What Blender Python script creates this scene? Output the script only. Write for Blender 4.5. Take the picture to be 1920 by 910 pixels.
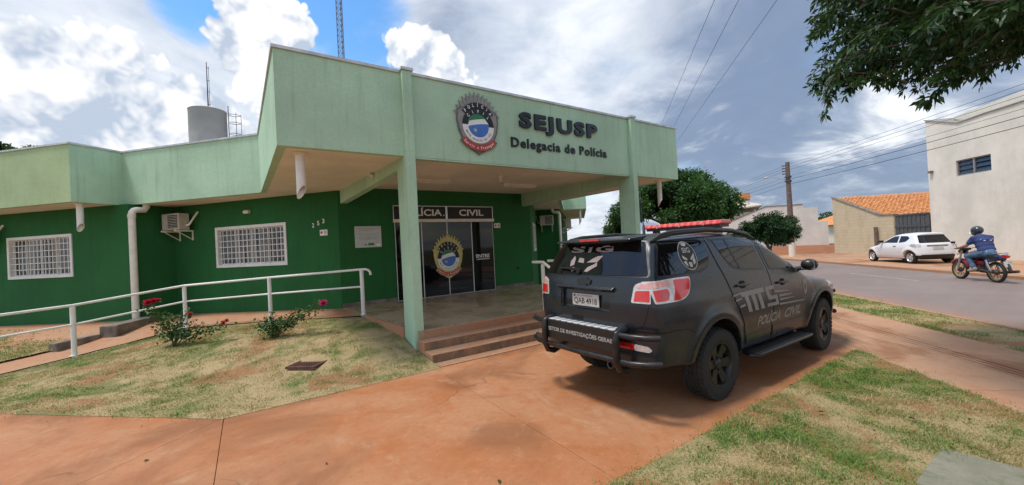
import bpy, bmesh, math, random
import numpy as np
from mathutils import Vector, Matrix
from mathutils.geometry import delaunay_2d_cdt
R = math.radians
for o in list(bpy.data.objects): bpy.data.objects.remove(o)
SC = bpy.context.scene
COL = SC.collection
rng = np.random.default_rng(7)
random.seed(7)

# ---------------------------------------------------------------- camera
cam_d = bpy.data.cameras.new('camera'); cam = bpy.data.objects.new('camera', cam_d); COL.objects.link(cam)
SC.camera = cam
yaw, pit, rol = 0.600, 0.0072, 0.0513
fw = Vector((math.sin(yaw)*math.cos(pit), math.cos(yaw)*math.cos(pit), math.sin(pit)))
rt = Vector((math.cos(yaw), -math.sin(yaw), 0)); up = rt.cross(fw)
r2 = math.cos(rol)*rt - math.sin(rol)*up; u2 = r2.cross(fw)
cam.matrix_world = Matrix(((r2.x, u2.x, -fw.x, 0), (r2.y, u2.y, -fw.y, 0), (r2.z, u2.z, -fw.z, 1.36), (0, 0, 0, 1)))
cam_d.sensor_fit = 'HORIZONTAL'; cam_d.sensor_width = 36; cam_d.lens = 752/1920*36
cam_d.clip_start = .05; cam_d.clip_end = 3000

# ---------------------------------------------------------------- sky and sun
SUN_AZ = Vector((-.93, .34, 0)).normalized(); SUN_EL = R(68)
SC.world = bpy.data.worlds.new('World'); SC.world.use_nodes = True
wt = SC.world.node_tree; wt.nodes.clear()
def WN(t, **k):
    n = wt.nodes.new(t)
    for a, b in k.items(): setattr(n, a, b)
    return n
def wmath(op, a, b=None, c=None, clamp=False):
    n = WN('ShaderNodeMath', operation=op, use_clamp=clamp)
    for i, v in enumerate((a, b, c)):
        if v is None: continue
        if isinstance(v, (int, float)): n.inputs[i].default_value = v
        else: wt.links.new(v, n.inputs[i])
    return n.outputs[0]
def wvec(op, a, b=None, scale=None):
    n = WN('ShaderNodeVectorMath', operation=op)
    for i, v in enumerate((a, b)):
        if v is None: continue
        if isinstance(v, (tuple, list)): n.inputs[i].default_value = v
        else: wt.links.new(v, n.inputs[i])
    if scale is not None: n.inputs['Scale'].default_value = scale
    return n
def wmix(f, a, b):
    n = WN('ShaderNodeMix', data_type='RGBA')
    for s, v in ((n.inputs[0], f), (n.inputs[6], a), (n.inputs[7], b)):
        if isinstance(v, (int, float)): s.default_value = v
        elif isinstance(v, tuple): s.default_value = (*v, 1)
        else: wt.links.new(v, s)
    return n.outputs[2]
def wnoise(vec, scale, detail, rough, dist=0, lac=2.0):
    n = WN('ShaderNodeTexNoise'); wt.links.new(vec, n.inputs['Vector'])
    n.inputs['Scale'].default_value = scale; n.inputs['Detail'].default_value = detail
    n.inputs['Roughness'].default_value = rough; n.inputs['Distortion'].default_value = dist; n.inputs['Lacunarity'].default_value = lac
    return n.outputs[0]
def wramp(v, a, b, smooth=True):
    n = WN('ShaderNodeMapRange'); n.interpolation_type = 'SMOOTHSTEP' if smooth else 'LINEAR'
    wt.links.new(v, n.inputs[0]); n.inputs[1].default_value = a; n.inputs[2].default_value = b
    return n.outputs[0]
sky = WN('ShaderNodeTexSky', sky_type='NISHITA'); sky.sun_disc = False
sky.sun_elevation = SUN_EL; sky.sun_rotation = math.atan2(SUN_AZ.x, SUN_AZ.y)
sky.altitude = 400; sky.air_density = 1.3; sky.dust_density = .6; sky.ozone_density = 2.0
tc = WN('ShaderNodeTexCoord'); dirv = tc.outputs['Generated']
sep = WN('ShaderNodeSeparateXYZ'); wt.links.new(dirv, sep.inputs[0])
def lobe(d, w, amp):
    """soft patch of cloud (amp > 0) or of clear air (amp < 0) round a direction"""
    d = Vector(d).normalized()
    dp = wvec('DOT_PRODUCT', dirv, tuple(d)).outputs['Value']
    return wmath('MULTIPLY', wramp(dp, math.cos(w), 1.0), amp)
# cloud decks: high ragged stratus seen in perspective, and heaped cumulus low on the left
zc = wmath('ADD', wmath('MAXIMUM', sep.outputs[2], 0.0), .20)
pl = WN('ShaderNodeCombineXYZ')
wt.links.new(wmath('DIVIDE', sep.outputs[0], zc), pl.inputs[0]); wt.links.new(wmath('DIVIDE', sep.outputs[1], zc), pl.inputs[1])
def puff(vec, scale):
    """billowed noise: rounded heads with creased valleys"""
    out = None
    for k, amp in enumerate((.52, .28, .16, .09)):
        n = wnoise(vec, scale*2.15**k, 0, .5); o = wmath('MULTIPLY', wmath('ABSOLUTE', wmath('SUBTRACT', n, .5)), amp*3.2)
        out = o if out is None else wmath('ADD', out, o)
    return out
def cum_h(off):
    v = wvec('ADD', dirv, off).outputs[0]
    return wmath('ADD', wmath('MULTIPLY', puff(v, 7.0), .50), wmath('MULTIPLY', wnoise(v, 3.6, 5, .5, 0), .75))
CU_L = wmath('ADD', wmath('ADD', lobe((-.215, .935, .262), .20, .46), lobe((-.28, .94, .14), .26, .40)), wmath('ADD', wmath('ADD', lobe((.06, .905, .415), .14, .44), lobe((-.03, .955, .24), .12, .34)), wmath('ADD', wmath('ADD', lobe((.345, .827, .425), .11, .33), lobe((.40, .815, .40), .10, .14)), lobe((.02, .86, .50), .07, .36))))
ST_L = wmath('ADD', wmath('ADD', lobe((.205, .860, .462), .20, -.36), lobe((-.05, .895, .445), .085, -.26)), wmath('ADD', lobe((.70, .55, .44), 1.2, .16), lobe((-.3, .9, .30), .3, .10)))
DK_L = wmath('ADD', lobe((.93, .33, .14), .48, .46), wmath('ADD', lobe((.80, .42, .40), .30, .08), lobe((.42, .78, .46), .16, .26)))
WH_L = wmath('ADD', wmath('ADD', lobe((.972, .165, .215), .11, .21), lobe((.955, .26, .185), .12, .19)), wmath('ADD', lobe((.62, .66, .42), .30, .16), lobe((.93, .35, .06), .10, .10)))
st_v = wvec('MULTIPLY', wvec('ADD', pl.outputs[0], (3.1, 1.7, .4)).outputs[0], (1.0, 1.0, 1.0)).outputs[0]
st = wnoise(st_v, 1.0, 6, .60, .4); st2 = wnoise(wvec('ADD', st_v, (7.7, 3.3, 0)).outputs[0], 1.9, 6, .62, .4)
st_off = wnoise(wvec('ADD', st_v, (-.08, .06, 0)).outputs[0], 1.0, 6, .60, .4)
cu = cum_h((5.3, 2.2, 8.8)); cu_off = cum_h((5.3-.022, 2.2, 8.8+.028))
stratus_f = wmath('MULTIPLY', wramp(wmath('ADD', st, ST_L), .32, .54), .96)
storm_f = wmath('MULTIPLY', wramp(wmath('ADD', wmath('MULTIPLY', st2, 1.1), DK_L), .58, 1.02), .92)
white_f = wramp(wmath('ADD', wmath('MULTIPLY', st2, .9), WH_L), .56, .84)
cum_f = wramp(wmath('ADD', cu, CU_L), .81, .875)
st_sh = wmath('ADD', wmath('MULTIPLY', wmath('SUBTRACT', st, st_off), 3.2), wmath('MULTIPLY', wmath('SUBTRACT', st2, .14), 1.0), clamp=True)
cu_sh = wmath('ADD', wmath('MULTIPLY', wmath('SUBTRACT', cu, cu_off), 4.4), .54, clamp=True)
st_col = wmix(st_sh, (2.55, 2.95, 3.55), (5.3, 5.35, 5.45))
st_col = wmix(storm_f, st_col, (.95, 1.30, 2.0))
st_col = wmix(white_f, st_col, (5.2, 5.3, 5.4))
cu_col = wmix(cu_sh, (2.45, 2.85, 3.5), (5.4, 5.35, 5.3))
hsv = WN('ShaderNodeHueSaturation'); wt.links.new(sky.outputs[0], hsv.inputs['Color']); hsv.inputs['Saturation'].default_value = 1.28; hsv.inputs['Value'].default_value = .98
c1 = wmix(stratus_f, hsv.outputs[0], st_col)
c2 = wmix(cum_f, c1, cu_col)
bg = WN('ShaderNodeBackground'); bg.inputs['Strength'].default_value = .1
wt.links.new(c2, bg.inputs['Color'])
wo = WN('ShaderNodeOutputWorld'); wt.links.new(bg.outputs[0], wo.inputs['Surface'])

sun_d = bpy.data.lights.new('sun', 'SUN'); sun_d.energy = 1.5; sun_d.angle = R(11); sun_d.color = (1, .95, .87)
sun = bpy.data.objects.new('sun', sun_d); COL.objects.link(sun)
sun.rotation_euler = (-(SUN_AZ*math.cos(SUN_EL)+Vector((0, 0, math.sin(SUN_EL))))).to_track_quat('-Z', 'Y').to_euler()
sun.location = (-8, -3, 12)
vs = SC.view_settings; vs.view_transform = 'Standard'; vs.look = 'None'; vs.exposure = 1.15; vs.gamma = 1; vs.use_curve_mapping = False
SC.cycles.max_bounces = 6; SC.cycles.transparent_max_bounces = 6

# ---------------------------------------------------------------- helpers
MW = {}
def tag(o, label=None, cat=None, group=None, kind=None):
    if label: o['label'] = label
    if cat: o['category'] = cat
    if group: o['group'] = group
    if kind: o['kind'] = kind
    return o
def thing(name, loc, label, cat, rz=0.0, group=None):
    o = bpy.data.objects.new(name, None); COL.objects.link(o); o.empty_display_size = .2
    o.location = loc; o.rotation_euler = (0, 0, rz)
    MW[o] = Matrix.Translation(Vector(loc)) @ Matrix.Rotation(rz, 4, 'Z')
    return tag(o, label, cat, group)
def copy_tree(o, parent=None):
    c = o.copy(); COL.objects.link(c); c.parent = parent
    for ch in list(o.children): copy_tree(ch, c)
    return c
class B:
    """collects shapes and links them as one mesh object"""
    def __init__(s): s.v = []; s.f = []; s.m = []
    def add(s, vs, fs, mi=0):
        n = len(s.v); s.v += [tuple(map(float, q)) for q in vs]; s.f += [tuple(i+n for i in q) for q in fs]; s.m += [mi]*len(fs); return s
    def box(s, a, b, mi=0, T=None):
        x0, y0, z0 = a; x1, y1, z1 = b
        vs = [(x0, y0, z0), (x1, y0, z0), (x1, y1, z0), (x0, y1, z0), (x0, y0, z1), (x1, y0, z1), (x1, y1, z1), (x0, y1, z1)]
        if T: vs = [T(*q) for q in vs]
        return s.add(vs, [(0, 3, 2, 1), (4, 5, 6, 7), (0, 1, 5, 4), (1, 2, 6, 5), (2, 3, 7, 6), (3, 0, 4, 7)], mi)
    def tube(s, path, r, n=10, mi=0, caps=True):
        P = [Vector(q) for q in path]; rr = r if isinstance(r, (list, tuple)) else [r]*len(P)
        vs = []; fs = []
        t0 = (P[1]-P[0]).normalized(); a = t0.orthogonal().normalized()
        for i, q in enumerate(P):
            t = ((P[min(i+1, len(P)-1)]-P[i]).normalized()+(P[i]-P[max(i-1, 0)]).normalized())
            t = t.normalized() if t.length > 1e-6 else t0
            a = (a-t*a.dot(t)); a = a.normalized() if a.length > 1e-6 else t.orthogonal().normalized(); b = t.cross(a)
            for k in range(n):
                an = 2*math.pi*k/n; vs.append(q+(a*math.cos(an)+b*math.sin(an))*rr[i])
        for i in range(len(P)-1):
            for k in range(n):
                k2 = (k+1) % n; fs.append((i*n+k, i*n+k2, (i+1)*n+k2, (i+1)*n+k))
        if caps: fs += [tuple(range(n))[::-1], tuple((len(P)-1)*n+k for k in range(n))]
        return s.add(vs, fs, mi)
    def lathe(s, prof, n=24, axis='z', c=(0, 0, 0), mi=0, closed=False):
        """prof: list of (radius, height along axis)"""
        vs = []; fs = []; m = len(prof)
        for k in range(n):
            an = 2*math.pi*k/n
            for r, h in prof:
                u, w = r*math.cos(an), r*math.sin(an)
                q = (u, w, h) if axis == 'z' else ((u, h, w) if axis == 'y' else (h, u, w))
                vs.append((q[0]+c[0], q[1]+c[1], q[2]+c[2]))
        for k in range(n):
            k2 = (k+1) % n
            for j in range(m-1 if not closed else m):
                j2 = (j+1) % m; fs.append((k*m+j, k2*m+j, k2*m+j2, k*m+j2))
        return s.add(vs, fs, mi)
    def prism(s, poly, d0, d1, T, mi=0):
        """poly: 2D outline (u, v); extruded w from d0 to d1 (d1 = front); T(u, v, w) -> xyz"""
        n = len(poly); vs = [T(u, v, d0) for u, v in poly]+[T(u, v, d1) for u, v in poly]
        fs = [tuple(range(n, 2*n)), tuple(range(n))[::-1]]+[(i, (i+1) % n, n+(i+1) % n, n+i) for i in range(n)]
        return s.add(vs, fs, mi)
    def build(s, name, mat, parent=None, world=False, smooth=False, bevel=0, label=None, sharp=40):
        me = bpy.data.meshes.new(name); me.from_pydata(s.v, [], s.f)
        mats = mat if isinstance(mat, (list, tuple)) else [mat]
        for m in mats: me.materials.append(m)
        if len(mats) > 1: me.polygons.foreach_set('material_index', s.m)
        bm = bmesh.new(); bm.from_mesh(me); bmesh.ops.recalc_face_normals(bm, faces=bm.faces); bm.to_mesh(me); bm.free()
        o = bpy.data.objects.new(name, me); COL.objects.link(o)
        if parent is not None:
            o.parent = parent; MW[o] = MW[parent]
            if world: me.transform(MW[parent].inverted())
        else: MW[o] = Matrix.Identity(4)
        if smooth:
            me.polygons.foreach_set('use_smooth', [True]*len(me.polygons)); me.set_sharp_from_angle(angle=R(sharp))
        if bevel:
            bv = o.modifiers.new('bevel', 'BEVEL'); bv.width = bevel; bv.segments = 2; bv.limit_method = 'ANGLE'; bv.angle_limit = R(40)
        if label: o['label'] = label
        return o
def struct(o): o['kind'] = 'structure'; return o
def np_mesh(name, V, F, mat, parent=None, smooth=False):
    """fast mesh from numpy arrays: F is (n,3) or (n,4)"""
    me = bpy.data.meshes.new(name); V = np.asarray(V, np.float32); F = np.asarray(F, np.int32); k = F.shape[1]
    me.vertices.add(len(V)); me.vertices.foreach_set('co', V.ravel())
    me.loops.add(F.size); me.loops.foreach_set('vertex_index', F.ravel())
    me.polygons.add(len(F)); me.polygons.foreach_set('loop_start', np.arange(0, F.size, k, dtype=np.int32))
    if smooth: me.polygons.foreach_set('use_smooth', np.ones(len(F), bool))
    me.update(calc_edges=True)
    for m in (mat if isinstance(mat, (list, tuple)) else [mat]): me.materials.append(m)
    o = bpy.data.objects.new(name, me); COL.objects.link(o)
    if parent is not None: o.parent = parent; MW[o] = MW[parent]
    else: MW[o] = Matrix.Identity(4)
    return o
TXT = {}
def text_geo(s, size=1.0, bold=0.0, spacing=1.0, res=3):
    k = (s, bold, spacing, res)
    if k not in TXT:
        cu_ = bpy.data.curves.new('text', 'FONT'); cu_.body = s; cu_.size = 1; cu_.offset = bold; cu_.space_character = spacing; cu_.resolution_u = res
        cu_.align_x = 'LEFT'; ob = bpy.data.objects.new('text', cu_); me = ob.to_mesh()
        vs = [(v.co.x, v.co.y) for v in me.vertices]; fs = [tuple(p.vertices) for p in me.polygons]
        # outline edges
        cnt = {}
        for q in fs:
            for i in range(len(q)):
                e = (q[i], q[(i+1) % len(q)]); cnt[tuple(sorted(e))] = cnt.get(tuple(sorted(e)), [])+[e]
        be = [v[0] for v in cnt.values() if len(v) == 1]
        ob.to_mesh_clear(); bpy.data.objects.remove(ob); bpy.data.curves.remove(cu_)
        TXT[k] = (vs, fs, be)
    vs, fs, be = TXT[k]
    return [(x*size, y*size) for x, y in vs], fs, be
def text_bounds(s, **k):
    vs, _, _ = text_geo(s, **k)
    if not vs: return 0, 0, 0, 0
    xs = [a for a, b in vs]; ys = [b for a, b in vs]; return min(xs), min(ys), max(xs), max(ys)
def add_text(b, s, T, box, depth=0.0, bold=0.02, spacing=1.0, mi=0, res=3, w0=0.0):
    """fit string s in box (u0, v0, u1, v1), front at w0+depth"""
    vs, fs, be = text_geo(s, 1.0, bold, spacing, res)
    if not vs: return
    x0, y0, x1, y1 = text_bounds(s, size=1.0, bold=bold, spacing=spacing, res=res)
    sx = (box[2]-box[0])/(x1-x0); sy = (box[3]-box[1])/(y1-y0)
    P = [(box[0]+(x-x0)*sx, box[1]+(y-y0)*sy) for x, y in vs]; n = len(P)
    F = list(fs); V = [T(u, v, w0+depth) for u, v in P]
    if depth:
        V += [T(u, v, w0) for u, v in P]; F += [(a, a+n, c+n, c) for a, c in be]
    b.add(V, F, mi)
def add_arc_text(b, s, T, c, r, a0, a1, h, depth, bold=.02, mi=0, inside=False, w0=0.0, wk=.75):
    """letters one by one on an arc from angle a0 to a1 (radians)"""
    n = len(s)
    for i, ch in enumerate(s):
        if ch == ' ': continue
        a = a0+(a1-a0)*(i/(n-1) if n > 1 else .5)
        vs, fs, be = text_geo(ch, 1.0, bold)
        x0, y0, x1, y1 = text_bounds(ch, size=1.0, bold=bold); k = h/.74; cx = (x0+x1)/2
        ca, sa = math.cos(a), math.sin(a)
        P = []
        for x, y in vs:
            lx = (x-cx)*k*wk; ly = y*k
            if not inside: u = c[0]+ca*(r+ly)+sa*lx; v = c[1]+sa*(r+ly)-ca*lx
            else: u = c[0]+ca*(r-ly)-sa*lx; v = c[1]+sa*(r-ly)+ca*lx
            P.append((u, v))
        b.add([T(u, v, w0+depth) for u, v in P], fs, mi)

# ---------------------------------------------------------------- materials
def new_mat(name):
    m = bpy.data.materials.new(name); m.use_nodes = True; nt = m.node_tree; nt.nodes.clear()
    o = nt.nodes.new('ShaderNodeOutputMaterial'); p = nt.nodes.new('ShaderNodeBsdfPrincipled'); nt.links.new(p.outputs[0], o.inputs[0])
    return m, nt, p
def nN(nt, t, **k):
    n = nt.nodes.new(t)
    for a, b in k.items(): setattr(n, a, b)
    return n
def tex_noise(nt, vec, scale, detail=4, rough=.55, dist=0):
    n = nN(nt, 'ShaderNodeTexNoise'); n.inputs['Scale'].default_value = scale; n.inputs['Detail'].default_value = detail
    n.inputs['Roughness'].default_value = rough; n.inputs['Distortion'].default_value = dist
    if vec is not None: nt.links.new(vec, n.inputs['Vector'])
    return n.outputs[0]
def mrange(nt, v, a, b, c=0.0, d=1.0, sm=True):
    n = nN(nt, 'ShaderNodeMapRange'); n.interpolation_type = 'SMOOTHSTEP' if sm else 'LINEAR'
    nt.links.new(v, n.inputs[0])
    for i, q in enumerate((a, b, c, d)): n.inputs[i+1].default_value = q
    return n.outputs[0]
def mixc(nt, f, a, b, mode='MIX'):
    n = nN(nt, 'ShaderNodeMix', data_type='RGBA', blend_type=mode)
    for s, v in ((n.inputs[0], f), (n.inputs[6], a), (n.inputs[7], b)):
        if isinstance(v, (int, float)): s.default_value = v
        elif isinstance(v, tuple): s.default_value = (*v, 1)
        else: nt.links.new(v, s)
    return n.outputs[2]
def coords(nt, scale=(1, 1, 1), kind='Object'):
    t = nN(nt, 'ShaderNodeTexCoord'); m = nN(nt, 'ShaderNodeMapping'); m.inputs['Scale'].default_value = scale
    nt.links.new(t.outputs[kind], m.inputs[0]); return m.outputs[0]
def bump(nt, p, h, strength, dist=.01):
    n = nN(nt, 'ShaderNodeBump'); n.inputs['Strength'].default_value = strength; n.inputs['Distance'].default_value = dist
    nt.links.new(h, n.inputs['Height']); nt.links.new(n.outputs[0], p.inputs['Normal'])
def simple(name, col, rough=.6, metal=0.0, var=.12, nscale=6.0, bumpk=0.0, bscale=60.0, spec=.5, coat=0.0):
    m, nt, p = new_mat(name); v = coords(nt)
    n = tex_noise(nt, v, nscale, 5, .6)
    f = mrange(nt, n, .3, .7, 0, 1)
    nt.links.new(mixc(nt, f, tuple(c*(1-var) for c in col), tuple(min(1, c*(1+var)) for c in col)), p.inputs['Base Color'])
    p.inputs['Roughness'].default_value = rough; p.inputs['Metallic'].default_value = metal; p.inputs['Specular IOR Level'].default_value = spec
    p.inputs['Coat Weight'].default_value = coat
    nt.links.new(mrange(nt, n, .2, .8, max(.02, rough*.85), min(1, rough*1.15)), p.inputs['Roughness'])
    if bumpk: bump(nt, p, tex_noise(nt, v, bscale, 4, .6), bumpk, .004)
    return m
def stucco(name, col, dirt=.25, streak=(.18, .16, .11)):
    """roller-painted render: fine grain, rain streaks and dull patches"""
    m, nt, p = new_mat(name); v = coords(nt)
    big = tex_noise(nt, v, .7, 5, .6); fine = tex_noise(nt, v, 130, 3, .6)
    sv = coords(nt, (7, 7, .5)); sk = tex_noise(nt, sv, 1.2, 6, .65)
    c = mixc(nt, mrange(nt, big, .3, .72), tuple(q*.86 for q in col), tuple(min(1, q*1.10) for q in col))
    c = mixc(nt, mrange(nt, fine, .3, .7, 0, .18), c, tuple(q*.7 for q in col))
    c = mixc(nt, mrange(nt, sk, .50, .76, 0, dirt), c, streak)
    c = mixc(nt, mrange(nt, tex_noise(nt, v, 34, 6, .75), .34, .66, .0, .26), c, tuple(q*.55 for q in col))
    nt.links.new(c, p.inputs['Base Color']); p.inputs['Roughness'].default_value = .82; p.inputs['Specular IOR Level'].default_value = .3
    lump = tex_noise(nt, v, 9, 4, .6); hm = nN(nt, 'ShaderNodeMath', operation='MULTIPLY_ADD'); nt.links.new(lump, hm.inputs[0]); hm.inputs[1].default_value = 1.6; nt.links.new(fine, hm.inputs[2])
    bump(nt, p, hm.outputs[0], .45, .007)
    return m
M = {}
M['green'] = stucco('light_green_paint', (.46, .67, .48), .45, (.24, .29, .21))
M['yellow_green'] = stucco('yellower_green', (.45, .575, .32), .22, (.25, .25, .15))  # yellower version of the light green, for the leftmost fascia panel
M['dark_green'] = stucco('dark_green_paint', (.022, .140, .038), .35, (.012, .05, .028))
M['cream'] = stucco('cream_soffit_paint', (.86, .80, .70), .10, (.45, .36, .26))
M['white_wall'] = stucco('off_white_render', (.80, .755, .66), .22, (.52, .45, .34))
M['pink_wall'] = stucco('pale_pink_render', (.76, .70, .63), .16, (.5, .42, .35))
M['beige_wall'] = stucco('beige_render', (.64, .57, .43), .2, (.35, .27, .17))
M['concrete'] = simple('weathered_concrete', (.18, .155, .125), .9, var=.4, nscale=4, bumpk=.5)
M['tank'] = stucco('grey_concrete_tank', (.46, .46, .45), .25, (.30, .29, .27))
M['white_paint'] = simple('white_enamel', (.74, .73, .70), .35, var=.07, nscale=5)
M['cream_pipe'] = simple('cream_plastic_pipe', (.74, .70, .60), .45, var=.08)
M['alu'] = simple('aluminium', (.62, .62, .62), .35, 1.0, var=.08)
M['coping'] = simple('zinc_coping', (.52, .53, .52), .45, .4, var=.2)
M['black_plastic'] = simple('black_plastic', (.012, .012, .013), .5, var=.2)
M['sign_black'] = simple('black_sign_board', (.009, .010, .013), .55, var=.1)
M['sign_white'] = simple('white_sign_vinyl', (.78, .77, .74), .5, var=.05)
M['navy'] = simple('dark_navy_letter', (.008, .010, .014), .4, var=.15)
M['grey_dark'] = simple('pewter_grey', (.13, .12, .12), .5, var=.2)
M['grey_mid'] = simple('mid_grey', (.26, .25, .24), .5, var=.15)
M['red'] = simple('ribbon_red', (.50, .045, .03), .45, var=.1)
M['blue'] = simple('emblem_blue', (.05, .17, .52), .45, var=.1)
M['em_green'] = simple('emblem_green', (.015, .20, .085), .45, var=.1)
M['gold'] = simple('emblem_gold', (.52, .47, .16), .5, var=.15)
M['steel'] = simple('brushed_plaque_steel', (.50, .51, .50), .38, .6, var=.08)
M['rust'] = simple('rusty_iron', (.10, .045, .03), .85, var=.4, nscale=12, bumpk=.5)
M['wood_pole'] = simple('weathered_wood_pole', (.16, .115, .09), .9, var=.3, nscale=7, bumpk=.6)
M['rubber'] = simple('tyre_rubber', (.022, .021, .020), .85, var=.3, nscale=14, bumpk=.4)
M['dark_metal'] = simple('dark_galvanised_steel', (.10, .10, .11), .55, .6, var=.2)
M['wire'] = simple('cable_black', (.015, .015, .016), .6)
def glass_dark(name, col, rough=.03, spec=.5):
    m, nt, p = new_mat(name); p.inputs['Base Color'].default_value = (*col, 1); v = coords(nt)
    nt.links.new(mrange(nt, tex_noise(nt, v, 3, 5, .6), .35, .75, rough, rough+.06), p.inputs['Roughness'])
    p.inputs['Specular IOR Level'].default_value = spec; p.inputs['IOR'].default_value = 1.5
    return m
M['glass'] = glass_dark('tinted_door_glass', (.005, .005, .007), .015, .35)
M['win_glass'] = glass_dark('window_glass', (.035, .042, .05), .03, .7)
def curtain_glass():
    m, nt, p = new_mat('window_glass_with_curtain'); w = nN(nt, 'ShaderNodeTexNoise'); mp = coords(nt, (9, 9, .25)); nt.links.new(mp, w.inputs['Vector']); w.inputs['Scale'].default_value = 2.2; w.inputs['Detail'].default_value = 3
    nt.links.new(mixc(nt, mrange(nt, w.outputs[0], .46, .56), (.03, .032, .036), (.30, .30, .29)), p.inputs['Base Color']); p.inputs['Roughness'].default_value = .05; p.inputs['Specular IOR Level'].default_value = .6; return m
M['curtain_glass'] = curtain_glass()
M['car_glass'] = glass_dark('tinted_car_glass', (.004, .004, .005), .01, .5)
# ================================================================ the ground
G = -.41
T47 = np.array([.682, .731]); N47 = np.array([.731, -.682])
def st(t, n): return tuple(T47*t+N47*n)          # street frame: t along the street, n across it
def inside_poly(P, poly):
    P = np.asarray(P); x, y = P[:, 0], P[:, 1]; c = np.zeros(len(P), bool); n = len(poly)
    for i in range(n):
        x0, y0 = poly[i][:2]; x1, y1 = poly[(i+1) % n][:2]
        if y0 == y1: continue
        c ^= ((y0 > y) != (y1 > y)) & (x < (x1-x0)*(y-y0)/(y1-y0)+x0)
    return c
def resample(poly, step, closed=True):
    out = []; n = len(poly)
    for i in range(n if closed else n-1):
        a = np.array(poly[i], float); b = np.array(poly[(i+1) % n], float); k = max(1, int(math.ceil(np.linalg.norm((b-a)[:2])/step)))
        for j in range(k): out.append(a+(b-a)*j/k)
    if not closed: out.append(np.array(poly[-1], float))
    return np.array(out)
class Terrain:
    """surface over a polygon whose corners carry heights"""
    def __init__(s, poly, amp=0.0):
        s.poly = poly; s.b = resample(poly, .25); s.amp = amp
    def z(s, P):
        P = np.asarray(P, float); out = np.empty(len(P))
        for i in range(0, len(P), 20000):
            q = P[i:i+20000, :2]; d = ((q[:, None]-s.b[None, :, :2])**2).sum(2)+1e-4; w = d**-1.6
            out[i:i+20000] = (w*s.b[None, :, 2]).sum(1)/w.sum(1)
        if s.amp:
            dm = np.concatenate([np.sqrt(((P[i:i+20000, None, :2]-s.b[None, :, :2])**2).sum(2).min(1)) for i in range(0, len(P), 20000)]); out += s.amp*np.clip(dm*3-.25, 0, 1)*(np.sin(P[:, 0]*2.1+.7)*np.sin(P[:, 1]*1.7)+.5*np.sin(P[:, 0]*5.3)*np.sin(P[:, 1]*4.1+1))
        return out
    def mesh(s, name, mat, step=.3, dz=0.0):
        b = resample(s.poly, step); nb = len(b); lo = b.min(0); hi = b.max(0)
        gx, gy = np.meshgrid(np.arange(lo[0]+step/2, hi[0], step), np.arange(lo[1]+step/2, hi[1], step)); g = np.c_[gx.ravel(), gy.ravel()]
        g = g[inside_poly(g, s.poly)]
        dmin = np.sqrt(((g[:, None]-b[None, :, :2])**2).sum(2).min(1)); g = g[dmin > step*.4]
        P = np.vstack([b[:, :2], g])
        r = delaunay_2d_cdt([Vector(q) for q in P], [(i, (i+1) % nb) for i in range(nb)], [], 1, 1e-6)
        V = np.array([tuple(q) for q in r[0]]); Z = s.z(V)+dz
        o = np_mesh(name, np.c_[V, Z], [tuple(f) for f in r[2]], mat, smooth=True)
        if o.data.polygons[0].normal.z < 0: o.data.flip_normals()
        return o
    def points(s, n):
        lo = s.b.min(0); hi = s.b.max(0); P = []; k = 0
        while k < n:
            q = rng.uniform(lo[:2], hi[:2], (n, 2)); q = q[inside_poly(q, s.poly)]; P.append(q); k += len(q)
        return np.vstack(P)[:n]

def ground_mat(name, cols, rough=(.7, .95), scale=.6, bumpk=.5, bscale=40, extra=None):
    m, nt, p = new_mat(name); v = coords(nt, kind='Object')
    a = tex_noise(nt, v, scale, 7, .62, .6); b_ = tex_noise(nt, v, scale*4.3, 6, .65, .3); f = tex_noise(nt, v, bscale*3, 4, .7)
    c = mixc(nt, mrange(nt, a, .36, .62), cols[0], cols[1])
    c = mixc(nt, mrange(nt, b_, .50, .72, 0, .75), c, cols[2])
    c = mixc(nt, mrange(nt, f, .25, .75, 0, .30), c, tuple(q*.55 for q in cols[0]))
    mo = tex_noise(nt, v, 13, 8, .78, .3); c = mixc(nt, mrange(nt, mo, .50, .68, 0, .45), c, tuple(q*.62 for q in cols[0])); c = mixc(nt, mrange(nt, mo, .46, .32, 0, .35), c, tuple(min(1, q*1.25+.02) for q in cols[1]))
    if extra: c = extra(nt, v, c)
    nt.links.new(c, p.inputs['Base Color'])
    nt.links.new(mrange(nt, a, .35, .65, rough[0], rough[1]), p.inputs['Roughness'])
    p.inputs['Specular IOR Level'].default_value = .35
    bump(nt, p, tex_noise(nt, v, bscale, 6, .7), bumpk, .006)
    return m
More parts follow.
